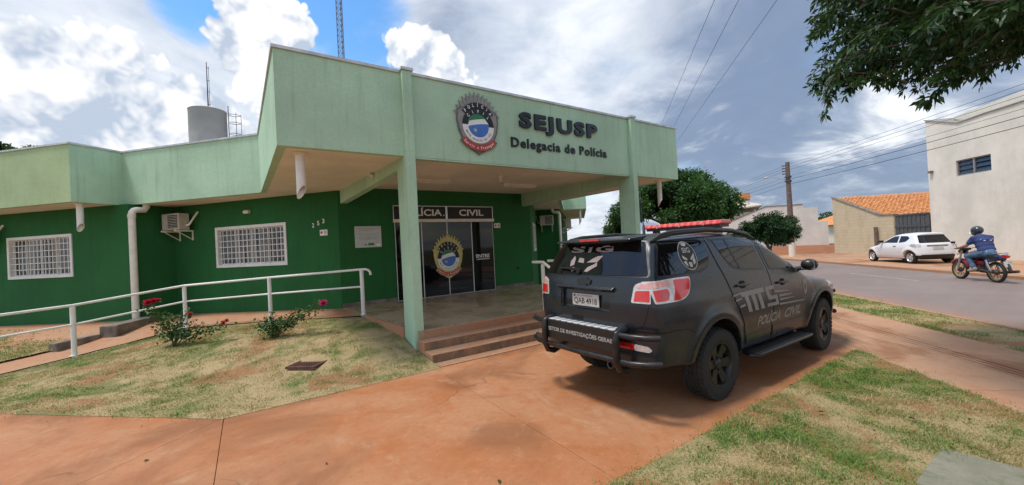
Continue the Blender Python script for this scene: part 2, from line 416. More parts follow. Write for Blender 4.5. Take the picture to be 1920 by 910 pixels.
def stain(nt, v, c):
    d = tex_noise(nt, coords(nt, (1, 1, 1)), .42, 6, .55, 1.2); c = mixc(nt, mrange(nt, d, .50, .62, 0, .70), c, (.215, .082, .032))
    e = tex_noise(nt, coords(nt, (1.3, .9, 1)), 1.1, 8, .7, .8); c = mixc(nt, mrange(nt, e, .55, .68, 0, .45), c, (.46, .30, .18))
    g = tex_noise(nt, v, 300, 2, .6); c = mixc(nt, mrange(nt, g, .60, .72, 0, .5), c, (.55, .38, .25)); c = mixc(nt, mrange(nt, g, .38, .28, 0, .55), c, (.14, .065, .035))
    vo = nN(nt, 'ShaderNodeTexVoronoi', feature='DISTANCE_TO_EDGE'); vo.inputs['Scale'].default_value = .42; wv = nN(nt, 'ShaderNodeVectorMath', operation='MULTIPLY_ADD'); nz = nN(nt, 'ShaderNodeTexNoise'); nz.inputs['Scale'].default_value = 2.2; nz.inputs['Detail'].default_value = 6; nt.links.new(v, nz.inputs['Vector'])
    nt.links.new(nz.outputs['Color'], wv.inputs[0]); wv.inputs[1].default_value = (.55, .55, 0); nt.links.new(v, wv.inputs[2]); nt.links.new(wv.outputs[0], vo.inputs['Vector'])
    ck = mrange(nt, vo.outputs['Distance'], .0035, .001, 0, 1); mk = nN(nt, 'ShaderNodeMath', operation='MULTIPLY'); nt.links.new(ck, mk.inputs[0]); nt.links.new(mrange(nt, tex_noise(nt, v, .5, 3, .5), .53, .60, 0, .45), mk.inputs[1])
    return mixc(nt, mk.outputs[0], c, (.10, .045, .025))
M['driveway'] = ground_mat('red_stained_concrete', ((.40, .150, .056), (.43, .205, .100), (.40, .128, .042)), (.5, .85), .55, .25, 45, stain)
M['pavement'] = ground_mat('dusty_red_pavement', ((.46, .235, .130), (.44, .275, .175), (.40, .185, .098)), (.75, .95), .5, .3, 45, stain)
M['red_soil'] = ground_mat('red_soil', ((.26, .095, .04), (.31, .13, .06), (.20, .10, .05)), (.9, 1), 1.2, .9, 25)
M['joint'] = simple('joint_dirt', (.12, .055, .03), .95, var=.3)
M['step'] = ground_mat('worn_red_concrete_step', ((.45, .215, .112), (.43, .255, .155), (.30, .18, .11)), (.7, .9), 1.3, .5, 35)
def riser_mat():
    m, nt, p = new_mat('dark_mottled_riser'); v = coords(nt, (3, 3, 1.2)); a = tex_noise(nt, v, 1.6, 8, .7)
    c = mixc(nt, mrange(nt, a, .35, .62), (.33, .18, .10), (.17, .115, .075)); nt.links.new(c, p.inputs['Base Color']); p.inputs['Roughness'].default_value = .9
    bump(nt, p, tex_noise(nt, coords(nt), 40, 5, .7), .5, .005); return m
M['riser'] = riser_mat()  # step fronts: mottled brown, darker than the treads
def porch_mat():
    m, nt, p = new_mat('polished_concrete_floor'); v = coords(nt); a = tex_noise(nt, v, 1.1, 7, .62, .5)
    c = mixc(nt, mrange(nt, a, .35, .65), (.34, .245, .145), (.43, .335, .215)); c = mixc(nt, mrange(nt, tex_noise(nt, v, 5, 6, .7), .5, .75, 0, .4), c, (.28, .175, .095))
    nt.links.new(c, p.inputs['Base Color']); nt.links.new(mrange(nt, a, .3, .7, .16, .40), p.inputs['Roughness']); return m
M['porch'] = porch_mat()
def asphalt_mat():
    m, nt, p = new_mat('dusty_asphalt'); v = coords(nt)
    geo = nN(nt, 'ShaderNodeNewGeometry'); dp = nN(nt, 'ShaderNodeVectorMath', operation='DOT_PRODUCT'); nt.links.new(geo.outputs['Position'], dp.inputs[0]); dp.inputs[1].default_value = (.731, -.682, 0)
    a = tex_noise(nt, v, .5, 6, .65, .5); ad = nN(nt, 'ShaderNodeMath', operation='MULTIPLY_ADD'); nt.links.new(a, ad.inputs[0]); ad.inputs[1].default_value = 2.2; nt.links.new(dp.outputs['Value'], ad.inputs[2])
    c = mixc(nt, mrange(nt, a, .35, .65), (.215, .165, .150), (.255, .205, .185))
    sv = nN(nt, 'ShaderNodeMapping'); sv.inputs['Rotation'].default_value = (0, 0, -R(47)); sv.inputs['Scale'].default_value = (.25, 3, 1)
    t = nN(nt, 'ShaderNodeTexCoord'); nt.links.new(t.outputs['Object'], sv.inputs[0])
    c = mixc(nt, mrange(nt, tex_noise(nt, sv.outputs[0], 1.0, 5, .6), .45, .7, 0, .45), c, (.21, .15, .125))
    c = mixc(nt, mrange(nt, ad.outputs[0], 9.9, 8.3, 0, .8), c, (.36, .205, .140))      # red dust washed to the gutter
    c = mixc(nt, mrange(nt, tex_noise(nt, v, 220, 3, .7), .3, .7, 0, .35), c, (.08, .065, .06))
    nt.links.new(c, p.inputs['Base Color']); p.inputs['Roughness'].default_value = .8; bump(nt, p, tex_noise(nt, v, 160, 3, .7), .4, .005); return m
M['asphalt'] = asphalt_mat()

# far ground to the horizon
b = B(); b.add([(-900, -900, -.66), (900, -900, -.66), (900, 900, -.66), (-900, 900, -.66)], [(0, 1, 2, 3)])
M['far_ground'] = ground_mat('far_grass_and_soil', ((.11, .12, .05), (.16, .12, .055), (.22, .10, .05)), (.9, 1), .08, .4, 3)
struct(b.build('ground', M['far_ground']))

# driveway and forecourt: cast slabs with recessed joints
drive = B(); drive.add([(-9, -9, G-.035), (-3.1, -9, G-.035), (13.2, 8.5, G-.035), (-9, 8.5, G-.035)], [(0, 1, 2, 3)])
drive = struct(drive.build('driveway', M['joint']))
def shrink(poly, d):
    n = len(poly); A = sum(poly[i][0]*poly[(i+1) % n][1]-poly[(i+1) % n][0]*poly[i][1] for i in range(n)); s = 1 if A > 0 else -1; out = []
    for i in range(n):
        p0, p1, p2 = (Vector(poly[j % n]) for j in (i-1, i, i+1)); e1 = (p1-p0).normalized(); e2 = (p2-p1).normalized()
        n1 = Vector((-e1.y, e1.x))*s; n2 = Vector((-e2.y, e2.x))*s; k = (n1+n2); k = k/max(.3, k.dot(n1)); out.append(tuple(p1+k*d))
    return out
def slab(poly, mat, parent, z=G, d=.0022, dz=0.0):
    b = B(); q = shrink(poly, d); b.prism(q, z-.10, z+dz, lambda u, v, w: (u, v, w)); return b.build('slab', mat, parent, bevel=.005)
for i, q in enumerate([
    [(-.20, 5.62), (-.26, 2.05), (2.25, 2.05), (2.36, 5.62)], [(2.36, 5.62), (2.25, 2.05), (4.82, 2.05), (4.87, 5.62)], [(4.87, 5.62), (4.82, 2.05), (7.34, 2.05), (7.42, 5.62)],
    [(7.42, 5.62), (7.34, 2.05), (10.63, 5.62)], [(-.26, 2.05), (-.34, -3), (1.75, -3), (2.0, 2.05)], [(-.20, 5.62), (-3.05, 3.1), (-3.05, -3), (-.34, -3)],
    [(-.20, 5.62), (-3.9, 9.3), (-6.7, 6.6), (-3.05, 3.1)], [(-3.9, 9.3), (-7.2, 12.6), (-10, 9.9), (-6.7, 6.6)], [(-3.05, 3.1), (-6.7, 6.6), (-6.7, -3), (-3.05, -3)]]):
    slab(q, M['driveway'], drive, dz=.0006*(i % 3))
# pavement along the street, with grooved guide strip
pave = struct(B().add([(*st(-14, 3.95), G-.034), (*st(-14, 5.86), G-.034), (*st(60, 5.86), G-.034), (*st(60, 3.95), G-.034)], [(0, 1, 2, 3)]).build('pavement', M['joint']))
tt = [-14, -9, -4, -.6, 2.0, 4.9, 7.4, 9.9, 12.4, 15, 20, 26, 34, 45, 60]
for i in range(len(tt)-1):
    for n0, n1 in ((3.95, 4.86), (4.86, 5.11), (5.11, 5.86)):
        if n0 == 4.86:
            continue
        slab([st(tt[i], n0), st(tt[i], n1), st(tt[i+1], n1), st(tt[i+1], n0)], M['pavement'], pave, dz=.0005*((i+int(n0)) % 3))
for k in range(3):
    b = B(); n0 = 4.872+k*.08; b.prism([st(-14, n0), st(-14, n0+.060), st(60, n0+.060), st(60, n0)], G-.1, G-.004, lambda u, v, w: (u, v, w)); b.build('guide_strip', M['pavement'], pave)
# kerbs, road, far pavement
b = B(); b.prism([st(-40, 7.06), st(-40, 7.17), st(90, 7.17), st(90, 7.06)], -.70, G-.005, lambda u, v, w: (u, v, w)); struct(b.build('kerb', M['step'], bevel=.015))
b = B(); b.add([(*st(-60, 7.1), -.535), (*st(-60, 14.0), -.535), (*st(160, 14.0), -.535), (*st(160, 7.1), -.535)], [(0, 1, 2, 3)]); road = struct(b.build('road', M['asphalt']))
b = B()
for t0 in np.arange(-26, 120, 6.9): b.add([(*st(t0, 11.39), -.531), (*st(t0, 11.46), -.531), (*st(t0+3.4, 11.46), -.531), (*st(t0+3.4, 11.39), -.531)], [(0, 1, 2, 3)])
M['road_paint'] = ground_mat('worn_road_paint', ((.52, .46, .40), (.42, .36, .31), (.26, .20, .17)), (.7, .9), 3, .2, 60)
b.build('lane_marking', M['road_paint'], road)
b = B(); b.prism([st(-40, 13.85), st(-40, 14.0), st(120, 14.0), st(120, 13.85)], -.7, -.43, lambda u, v, w: (u, v, w)); k2 = b.build('kerb', M['step'], bevel=.015); struct(k2)
b = B(); b.prism([st(-40, 14.0), st(-40, 19.6), st(120, 19.6), st(120, 14.0)], -.7, -.432, lambda u, v, w: (u, v, w)); struct(b.build('far_pavement', M['pavement']))

# lawns: soil surface plus real blades
def lawn_color(nt):
    geo = nN(nt, 'ShaderNodeNewGeometry'); v = geo.outputs['Position']
    a = tex_noise(nt, v, 1.15, 6, .66, .7); f = tex_noise(nt, v, 55, 3, .7)
    g = mixc(nt, mrange(nt, f, .3, .7), (.125, .225, .045), (.255, .355, .090)); s_ = mixc(nt, mrange(nt, f, .3, .7), (.35, .290, .125), (.56, .475, .24))
    ad = nN(nt, 'ShaderNodeMath', operation='MULTIPLY_ADD'); nt.links.new(f, ad.inputs[0]); ad.inputs[1].default_value = .22; nt.links.new(a, ad.inputs[2])
    return ad.outputs[0], g, s_, v
def blade_mat(name, lo, hi, gain=1.0):
    m, nt, p = new_mat(name); f, g, s_, v = lawn_color(nt); c = mixc(nt, mrange(nt, f, lo, hi), g, s_)
    if gain != 1: c = mixc(nt, 1.0, c, (gain, gain, gain), 'MULTIPLY')
    nt.links.new(c, p.inputs['Base Color']); p.inputs['Roughness'].default_value = .7; p.inputs['Specular IOR Level'].default_value = .2
    tr = nN(nt, 'ShaderNodeBsdfTranslucent'); nt.links.new(c, tr.inputs[0]); mx = nN(nt, 'ShaderNodeMixShader'); mx.inputs[0].default_value = .3
    nt.links.new(p.outputs[0], mx.inputs[1]); nt.links.new(tr.outputs[0], mx.inputs[2]); nt.links.new(mx.outputs[0], nt.nodes['Material Output'].inputs[0]); return m
M['blade_dry'] = blade_mat('dry_patchy_grass', .52, .70)
M['blade_green'] = blade_mat('fresh_patchy_grass', .56, .74)
def soil_mat(name, lo, hi):
    m, nt, p = new_mat(name); f, g, s_, v = lawn_color(nt); c = mixc(nt, mrange(nt, f, lo, hi), (.19, .18, .065), (.42, .31, .16))
    r = tex_noise(nt, v, .9, 6, .6, .4); c = mixc(nt, mrange(nt, r, .53, .62, 0, .9), c, (.33, .14, .06)); c = mixc(nt, mrange(nt, tex_noise(nt, v, 90, 3, .7), .35, .7, 0, .5), c, (.16, .12, .05))
    nt.links.new(c, p.inputs['Base Color']); p.inputs['Roughness'].default_value = .95; bump(nt, p, tex_noise(nt, v, 50, 4, .7), 1.0, .012); return m
M['lawn_soil'] = soil_mat('thatch_and_soil', .50, .66)
def blades(name, terr, n, h, mat, label, holes=(), dz=0.0, w=.0035, keep=None, lean=.9):
    P = terr.points(n); N = len(P)
    dens = .5+.5*np.sin(P[:, 0]*3.1+1.3*np.sin(P[:, 1]*2.3))*np.sin(P[:, 1]*2.7+1.1*np.sin(P[:, 0]*1.9)); ok = rng.random(N) < (.22+.95*dens)
    for c, r in holes: ok &= ((P[:, 0]-c[0])**2+(P[:, 1]-c[1])**2) > r*r*(.7+.6*rng.random(N))
    P = P[ok]; N = len(P); P = P+rng.normal(0, .022, P.shape)*(1+3.6*(rng.random((N, 1)) < .10)); Z = terr.z(P)+dz
    a = rng.uniform(0, 2*math.pi, N); la = rng.uniform(0, 2*math.pi, N); tuft = .5+.5*np.sin(P[:, 0]*9.1+2.2*np.sin(P[:, 1]*5.3))*np.sin(P[:, 1]*8.3+2.0*np.sin(P[:, 0]*6.1)); hh = h*rng.uniform(.35, 1.1, N)*(.55+1.0*tuft**2)*(1+1.3*(rng.random(N) < .02)); ln = lean*hh*rng.uniform(.3, 1.4, N); ww = w*rng.uniform(.6, 1.6, N)*2
    base = np.c_[P, Z-.006]; side = np.c_[np.cos(a), np.sin(a), 0*a]*ww[:, None]/2; mid = base+np.c_[np.cos(la)*ln*.35, np.sin(la)*ln*.35, hh*.62]; tip = base+np.c_[np.cos(la)*ln, np.sin(la)*ln, hh]
    V = np.stack([base-side, base+side, mid+side*.8, mid-side*.8, tip], 1).reshape(-1, 3); i = np.arange(N)[:, None]*5
    F = np.vstack([i+[0, 1, 2], i+[0, 2, 3], i+[3, 2, 4]])
    return tag(np_mesh(name, V, F, mat), label, 'grass', kind='stuff')
LAWN = Terrain([(2.42, 5.585, G+.004), (2.39, 6.5, -.30), (2.36, 7.0, -.17), (2.26, 9.1, -.03), (.60, 10.85, -.11), (-1.09, 12.28, -.22), (-2.74, 11.40, -.39), (-3.5, 10.6, -.41), (-4.4, 9.85, -.42), (-2.57, 7.84, G+.004), (-.21, 5.57, G+.004)], .012)
struct(LAWN.mesh('lawn', M['lawn_soil'], .22))
LAWN_R = Terrain([(2.02, 2.03, G+.02), (7.30, 2.03, G+.02), (*st(5.4, 3.93), G+.02), (*st(2.0, 3.93), G+.02), (*st(-3, 3.93), G+.02), (1.78, -3.0, G+.02)], .01)
struct(LAWN_R.mesh('lawn', M['lawn_soil'], .25))
VERGE = Terrain([(*st(-14, 5.89), G-.01), (*st(0, 5.89), G-.01), (*st(60, 5.89), G-.01), (*st(60, 7.05), G-.02), (*st(0, 7.05), G-.02), (*st(-14, 7.05), G-.02)], .008)
struct(VERGE.mesh('verge', M['lawn_soil'], .4))
blades('lawn_grass', LAWN, 150000, .030, M['blade_dry'], 'short half dry grass sloping in front of the green building', holes=[((.85, 6.98), .34), ((2.15, 7.3), .22), ((2.2, 6.4), .18), ((1.9, 6.9), .12), ((-.4, 7.9), .2), ((1.75, 8.9), .25), ((1.2, 7.9), .12), ((-1.5, 8.3), .14), ((.5, 6.1), .12), ((2.0, 9.2), .2)])
near = Terrain([(2.02, 2.03, G+.02), (7.30, 2.03, G+.02), (*st(5.4, 3.93), G+.02), (*st(2.6, 3.93), G+.02), (3.0, .3, G+.02), (1.9, .6, G+.02)], .01)
blades('lawn_grass', near, 190000, .032, M['blade_green'], 'green and straw coloured turf in the right foreground', holes=[((4.05, .38), .45)], w=.0028)
vn = Terrain([(*st(1.5, 5.89), G-.01), (*st(26, 5.89), G-.01), (*st(26, 7.05), G-.02), (*st(1.5, 7.05), G-.02)], .008)
c0 = st(6.2, 6.5)
blades('verge_grass', vn, 70000, .045, M['blade_green'], 'narrow green grass strip between pavement and road kerb', holes=[(st(6.7, 6.55), .55), (st(7.7, 6.5), .45), (st(5.7, 6.65), .4)], w=.005)
# red ramp and apron beside the building
RAMP = Terrain([(2.14, 10.84, -.012), (2.28, 9.12, -.012), (.58, 10.93, -.10), (-1.09, 12.36, -.20), (-2.74, 11.48, -.38), (-3.5, 10.68, -.40), (-4.5, 9.9, -.42), (-8, 12.5, -.43), (-9, 16, -.4), (-6.5, 18.7, -.2), (-5.57, 17.66, -.19), (-2.36, 14.45, -.10), (-1.5, 15.18, -.14)])
struct(RAMP.mesh('ramp', M['step'], .4))
PATCH = Terrain([(-3.45, 12.0, -.33), (-2.75, 12.65, -.28), (-3.3, 14.3, -.20), (-6.3, 17.4, -.2), (-7.6, 15.5, -.35), (-5.4, 11.4, -.40), (-4.4, 11.2, -.395)], .0)
struct(PATCH.mesh('lawn', M['lawn_soil'], .4, dz=.02))
blades('lawn_grass', PATCH, 30000, .05, M['blade_dry'], 'yellow green grass patch between the ramp and the left green wall', dz=.02, w=.007)
# ================================================================ the police station
ZT, ZB = 4.39, 2.975
PS = thing('police_station', (5.4, 10.8, 0), 'green single storey police station with a wide cream soffited entrance canopy', 'building')
def part(b, name, mat, **k): return b.build(name, mat, k.pop('parent', PS), world=True, **k)
A0, A1 = (2.13, 10.86), (-1.5, 15.2); B0, B1 = (-2.36, 14.47), (-7.2, 19.31)
D0 = (8.23, 10.86); D1 = (8.23+3.63, 10.86+4.34); E0 = (12.72, 14.47); E1 = (17.5, 19.25)
def frame2(a, b_):
    """wall frame: u along a->b, v up, w outward (to the right hand of a->b seen from above if flip)"""
    a = Vector(a); t = (Vector(b_)-a).normalized(); n = Vector((t.y, -t.x))
    if n.dot(-a) < 0: n = -n
    return (lambda u, v, w: (a.x+t.x*u+n.x*w, a.y+t.y*u+n.y*w, v)), (Vector(b_)-a).length, t, n
def wall(a, b_, z0, z1, holes=(), thick=.18, mat='dark_green', name='wall'):
    T, L, t, n = frame2(a, b_); b = B(); us = sorted({0, L, *[h[0] for h in holes], *[h[1] for h in holes]}); vs_ = sorted({z0, z1, *[h[2] for h in holes], *[h[3] for h in holes]})
    for i in range(len(us)-1):
        # merge the cells of a column that are solid
        run = None
        for j in range(len(vs_)-1):
            um, vm = (us[i]+us[i+1])/2, (vs_[j]+vs_[j+1])/2
            hole = any(h[0] < um < h[1] and h[2] < vm < h[3] for h in holes)
            if not hole: run = [vs_[j], vs_[j+1]] if run is None else [run[0], vs_[j+1]]
            if hole or j == len(vs_)-2:
                if run: b.box((us[i], -thick, run[0]), (us[i+1], 0, run[1]), T=lambda u, w, v: T(u, v, w))
                run = None
    return part(b, name, M[mat])
winA = (1.66, 4.05, 1.18, 2.25); winB = (1.95, 4.25, 1.15, 2.27); winD = (1.55, 3.75, 1.12, 2.16)
wall(A1, A0, -.6, 3.3, [(5.66-winA[1], 5.66-winA[0], winA[2], winA[3])])
wall(A0, D0, -.6, 3.3, [(3.557-2.13, 6.683-2.13, -.6, 2.614)])
wall(B0, B1, -.6, 2.978, [winB]); wall(B0, A1, -.6, 2.978)
wall(D0, D1, -.6, 2.978, [winD]); wall(E0, D1, -.6, 2.978); wall(E0, E1, -.6, 2.978)
def window(a, b_, h, ncol=4):
    """white steel window: frame, sliding sashes with panes, and a welded bar grille"""
    T, L, t, n = frame2(a, b_); u0, u1, v0, v1 = h; TT = lambda u, w, v: T(u, v, w)
    f = B(); k = .05
    for q in ((u0-.03, v0-.03, u1+.03, v0+k), (u0-.03, v1-k, u1+.03, v1+.03), (u0-.03, v0+k, u0+k, v1-k), (u1-k, v0+k, u1+.03, v1-k)): f.box((q[0], -.10, q[1]), (q[2], .025, q[3]), T=TT)
    fr = part(f, 'window', M['white_paint'])
    w = (u1-u0-2*k)/ncol
    for i in range(ncol):
        a_, c_ = u0+k+i*w, u0+k+(i+1)*w; dp = -.085+(.02 if i in (1, 2) else 0)
        s = B()
        for q in ((a_, v0+k, c_, v0+k+.03), (a_, v1-k-.03, c_, v1-k), (a_, v0+k+.03, a_+.025, v1-k-.03), (c_-.025, v0+k+.03, c_, v1-k-.03)): s.box((q[0], dp, q[1]), (q[2], dp+.018, q[3]), T=TT)
        part(s, 'sash', M['white_paint'], parent=fr)
        part(B().box((a_+.02, dp+.004, v0+k+.025), (c_-.02, dp+.010, v1-k-.025), T=TT), 'pane', M['win_glass'] if i in (0, 3) else M['curtain_glass'], parent=fr)
    g = B(); nv = int(round((u1-u0)/.145)); nh = 6
    for i in range(1, nv):
        u = u0+k+(u1-u0-2*k)*i/nv; g.box((u-.009, -.035, v0+k), (u+.009, -.022, v1-k), T=TT)
    for j in range(1, nh):
        v = v0+k+(v1-v0-2*k)*j/nh; g.box((u0+k, -.022, v-.010), (u1-k, -.010, v+.010), T=TT)
    part(g, 'grille', M['white_paint'], parent=fr)
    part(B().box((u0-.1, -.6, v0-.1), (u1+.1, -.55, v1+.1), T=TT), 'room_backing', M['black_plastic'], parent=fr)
window(A0, A1, winA); window(B0, B1, winB); window(D0, D1, winD)
# skirting along the entrance wall
for x0, x1 in ((2.15, 3.53), (6.71, 8.21)): part(B().box((x0, 10.835, .002), (x1, 10.857, .10)), 'skirting', M['concrete'])

# fascia: one panel for each face of the canopy, metal coping on top
FL = [(-9.0, 20.0), (-3.30, 14.07), (-2.48, 14.80), (.523, 11.56), (.523, 6.616)]
FR = [(10.82-x, y) for x, y in FL][::-1]; FR[0] = (10.294, 6.616)
path = FL+FR
def offset_path(P, d):
    out = []
    for i in range(len(P)):
        ns = []
        for j in (i-1, i):
            if 0 <= j < len(P)-1:
                e = (Vector(P[j+1])-Vector(P[j])).normalized(); ns.append(Vector((-e.y, e.x)))
        k = sum(ns, Vector((0, 0))); k = k/max(.25, k.dot(ns[0])); out.append(tuple(Vector(P[i])+k*d))
    return out
inn = offset_path(path, .12); co = offset_path(path, -.025); ci = offset_path(path, .15)
for i in range(len(path)-1):
    zb = ZB
    q = [path[i], path[i+1], inn[i+1], inn[i]]
    part(B().prism(q, ZB, ZT, lambda u, v, w: (u, v, w)), 'fascia', M['yellow_green'] if i == 0 else M['green'])
    part(B().prism([co[i], co[i+1], ci[i+1], ci[i]], ZT, ZT+.045, lambda u, v, w: (u, v, w)), 'coping', M['coping'])
# lower lip of the middle bay
part(B().box((2.58, 6.622, 2.945), (8.23, 6.74, 2.973)), 'beam', M['green'])
# roof deck and soffits
roofp = [(-9, 20), (-3.2, 14.2), (-2.4, 14.95), (.64, 11.6), (.64, 6.75), (10.17, 6.75), (10.17, 11.6), (13.2, 14.95), (14.0, 14.2), (19.8, 20), (16, 30), (-5, 30)]
part(B().prism(roofp, 4.0, 4.08, lambda u, v, w: (u, v, w)), 'roof', M['concrete'])
sl = [(.64, 6.735), (2.47, 6.735), (2.47, 11.0), (2.47, 16), (-7, 25), (-8.9, 20.1), (-3.30, 14.24), (-2.48, 14.97), (.64, 11.61)]
part(B().prism(sl, ZB+.006, ZB+.05, lambda u, v, w: (u, v, w)), 'soffit', M['cream'])
part(B().prism([(10.82-x, y) for x, y in sl][::-1], ZB+.006, ZB+.05, lambda u, v, w: (u, v, w)), 'soffit', M['cream'])
part(B().box((2.475, 6.745, 3.065), (8.345, 11.0, 3.11)), 'soffit', M['cream'])
# tapered beams
for (xa, xb), (ya, yb), s_ in (((2.395, 2.555), (2.20, 2.36), -1), ((8.25, 8.41), (7.90, 8.06), 1)):
    z0a, z0b = 2.80, 2.65
    b = B(); b.add([(xa, 6.98, z0a), (xb, 6.98, z0a), (yb, 10.86, z0b), (ya, 10.86, z0b), (xa, 6.98, 3.09), (xb, 6.98, 3.09), (yb, 10.86, 3.09), (ya, 10.86, 3.09)], [(0, 3, 2, 1), (4, 5, 6, 7), (0, 1, 5, 4), (1, 2, 6, 5), (2, 3, 7, 6), (3, 0, 4, 7)])
    part(b, 'beam', M['green'])
# columns with capped tops
for x0 in (2.393, 8.245):
    b = B(); b.box((x0, 6.519, -.55), (x0+.167, 7.0, ZB+.07)); b.box((x0, 6.519, ZB+.07), (x0+.167, 6.80, ZT+.03)); c = part(b, 'column', M['green'], bevel=.006)
    part(B().box((x0-.02, 6.495, ZT+.03), (x0+.19, 6.82, ZT+.075)), 'column_cap', M['coping'], parent=c)

# porch floor and steps
part(B().prism([(2.135, 10.85), (2.27, 9.1), (2.41, 7.0), (2.45, 6.5), (8.6, 6.5), (8.6, 9.0), (8.3, 10.85)], -.6, 0, lambda u, v, w: (u, v, w)), 'porch_floor', [M['porch']])
part(B().prism([(2.20, 9.12), (2.36, 7.0), (2.41, 7.0), (2.27, 9.12)], -.6, .004, lambda u, v, w: (u, v, w)), 'porch_kerb', M['step'])
part(B().box((2.565, 6.47, -.60), (8.55, 6.53, .003)), 'step', M['step'], bevel=.012)
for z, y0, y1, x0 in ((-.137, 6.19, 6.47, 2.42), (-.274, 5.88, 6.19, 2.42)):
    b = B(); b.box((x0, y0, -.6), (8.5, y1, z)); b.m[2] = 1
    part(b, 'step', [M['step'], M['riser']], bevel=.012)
part(B().box((2.44, 5.63, -.6), (8.6, 5.875, G+.006)), 'step', M['step'])

# entrance: four glass leaves, header rail and lettered fanlight
xs = [3.557, 4.318, 5.107, 5.92, 6.683]; Y0 = 10.80
for i in range(4):
    d = part(B().box((xs[i]+.012, Y0+.02, .012), (xs[i+1]-.012, Y0+.032, 2.135)), 'door', M['glass'])
    f = B(); f.box((xs[i]+.001, Y0+.008, .004), (xs[i]+.0115, Y0+.045, 2.135)); f.box((xs[i+1]-.0115, Y0+.008, .004), (xs[i+1]-.001, Y0+.045, 2.135)); f.box((xs[i]+.012, Y0+.012, .004), (xs[i+1]-.012, Y0+.04, .012))
    part(f, 'edge_strip', M['white_paint'], parent=d)
part(B().box((4.12, Y0-.03, .98), (4.16, Y0+.01, 1.12)), 'door_lock', M['alu'])
part(B().box((3.52, Y0-.05, 2.142), (6.72, Y0+.06, 2.235)), 'header_rail', M['cream_pipe'], bevel=.01)
f = B(); f.box((3.52, Y0-.01, 2.595), (6.70, Y0+.05, 2.615)); f.box((5.07, Y0-.02, 2.236), (5.13, Y0+.05, 2.594)); f.box((3.52, Y0-.01, 2.236), (3.54, Y0+.05, 2.594)); f.box((6.68, Y0-.01, 2.236), (6.70, Y0+.05, 2.594))
part(f, 'fanlight_frame', M['alu'])
TW = lambda y: (lambda u, v, w: (u, y-w, v))
for x0, x1, s, bx in ((3.545, 5.065, 'POLÍCIA', (3.70, 2.325, 4.96, 2.565)), (5.135, 6.675, 'CIVIL', (5.52, 2.325, 6.36, 2.52))):
    pn = part(B().box((x0, Y0, 2.238), (x1, Y0+.03, 2.592)), 'fanlight_sign', M['sign_black'])
    b = B(); add_text(b, s, TW(Y0-.001), bx, .004, .022)
    if s == 'POLÍCIA': b.box((5.0, Y0-.006, 2.325), (5.04, Y0-.001, 2.36))
    part(b, 'lettering', M['sign_white'], parent=pn)
b = B(); add_text(b, 'ENTRE', TW(Y0+.017), (6.04, 1.03, 6.52, 1.14), 0, .03); b.box((6.05, Y0+.0165, .975), (6.53, Y0+.0168, .992)); b.box((6.12, Y0+.0165, 1.005), (6.45, Y0+.0168, 1.012))
part(b, 'door_lettering', M['sign_white'])
# dark hall behind the doors
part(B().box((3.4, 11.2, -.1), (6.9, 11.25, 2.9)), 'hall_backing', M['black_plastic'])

# downpipes and canopy spouts
def pipe(path, r, name='downpipe', mat='cream_pipe'): return part(B().tube(path, r, 14), name, M[mat], smooth=True)
def elbow_pipe(x, y, z0, z1, dx, dy, r=.08):
    P = [(x, y, z0), (x, y, z1-.30)]+[(x+dx*k, y+dy*k, z1-.30+.14*math.sin(a)) for k, a in ((.12*(1-math.cos(t)), t) for t in (.5, 1.0, 1.57))]+[(x+dx*.30, y+dy*.30, z1-.15), (x+dx*.36, y+dy*.36, z1-.06), (x+dx*.36, y+dy*.36, z1+.02)]
    pp = pipe(P, r)
    c = B(); c.tube([(x, y, z1-.37), (x, y, z1-.28)], r*1.12, 14); part(c, 'pipe_collar', M['cream_pipe'], parent=pp, smooth=True)
elbow_pipe(-2.27, 14.35, -.2, ZB, .75, .55); elbow_pipe(12.55, 14.28, -.2, ZB, -.7, .6, .07)
def spout(x, y, z0, z1, r=.068):
    b = B(); n = 18; vs_ = []; 
    for k in range(n):
        a = 2*math.pi*k/n; vs_ += [(x+r*math.cos(a), y+r*math.sin(a), z0), (x+r*math.cos(a), y+r*math.sin(a), z1+.10*math.cos(a+.9)), (x+.88*r*math.cos(a), y+.88*r*math.sin(a), z1+.10*math.cos(a+.9)), (x+.88*r*math.cos(a), y+.88*r*math.sin(a), z0-.02)]
    b.add(vs_, [(4*k+j, 4*((k+1) % n)+j, 4*((k+1) % n)+j+1, 4*k+j+1) for k in range(n) for j in range(3)])
    o = part(b, 'spout', M['white_paint'], smooth=True)
    part(B().tube([(x, y, z0-.03), (x, y, z0+.002)], r*1.6, 18), 'spout_collar', M['cream'], parent=o, smooth=True)
spout(.86, 7.02, ZB, 2.36); spout(-3.24, 14.45, ZB, 2.36); spout(9.93, 6.98, ZB, 2.34, .06); spout(14.05, 14.45, ZB, 2.3, .06)
# fluorescent battens and a bulb holder under the middle soffit, bulkhead lamp on the wing wall
for x, y in ((3.35, 9.1), (6.05, 9.1)):
    l = part(B().box((x, y-.06, 3.0), (x+1.1, y+.06, 3.064)), 'ceiling_light', M['cream_pipe'], bevel=.01)
    part(B().tube([(x+.04, y, 2.985), (x+1.06, y, 2.985)], .016, 8), 'light_tube', M['white_paint'], parent=l)
l = part(B().lathe([(.0, 3.064), (.07, 3.06), (.06, 3.03), (.03, 3.0), (.045, 2.95), (.03, 2.91), (0, 2.90)], 12, c=(5.3, 8.1, 0)), 'ceiling_light', M['cream'], smooth=True)
l = part(B().tube([(2.30, 8.35, 3.06), (2.30, 8.35, 2.93), (2.28, 8.2, 2.90)], .035, 8), 'flood_lamp', M['cream_pipe'], smooth=True)
TA, LA, tA, nA = frame2(A0, A1)
part(B().tube([TA(2.80, 2.64, .05), TA(2.97, 2.64, .05)], .05, 10), 'wall_light', M['cream_pipe'], smooth=True)
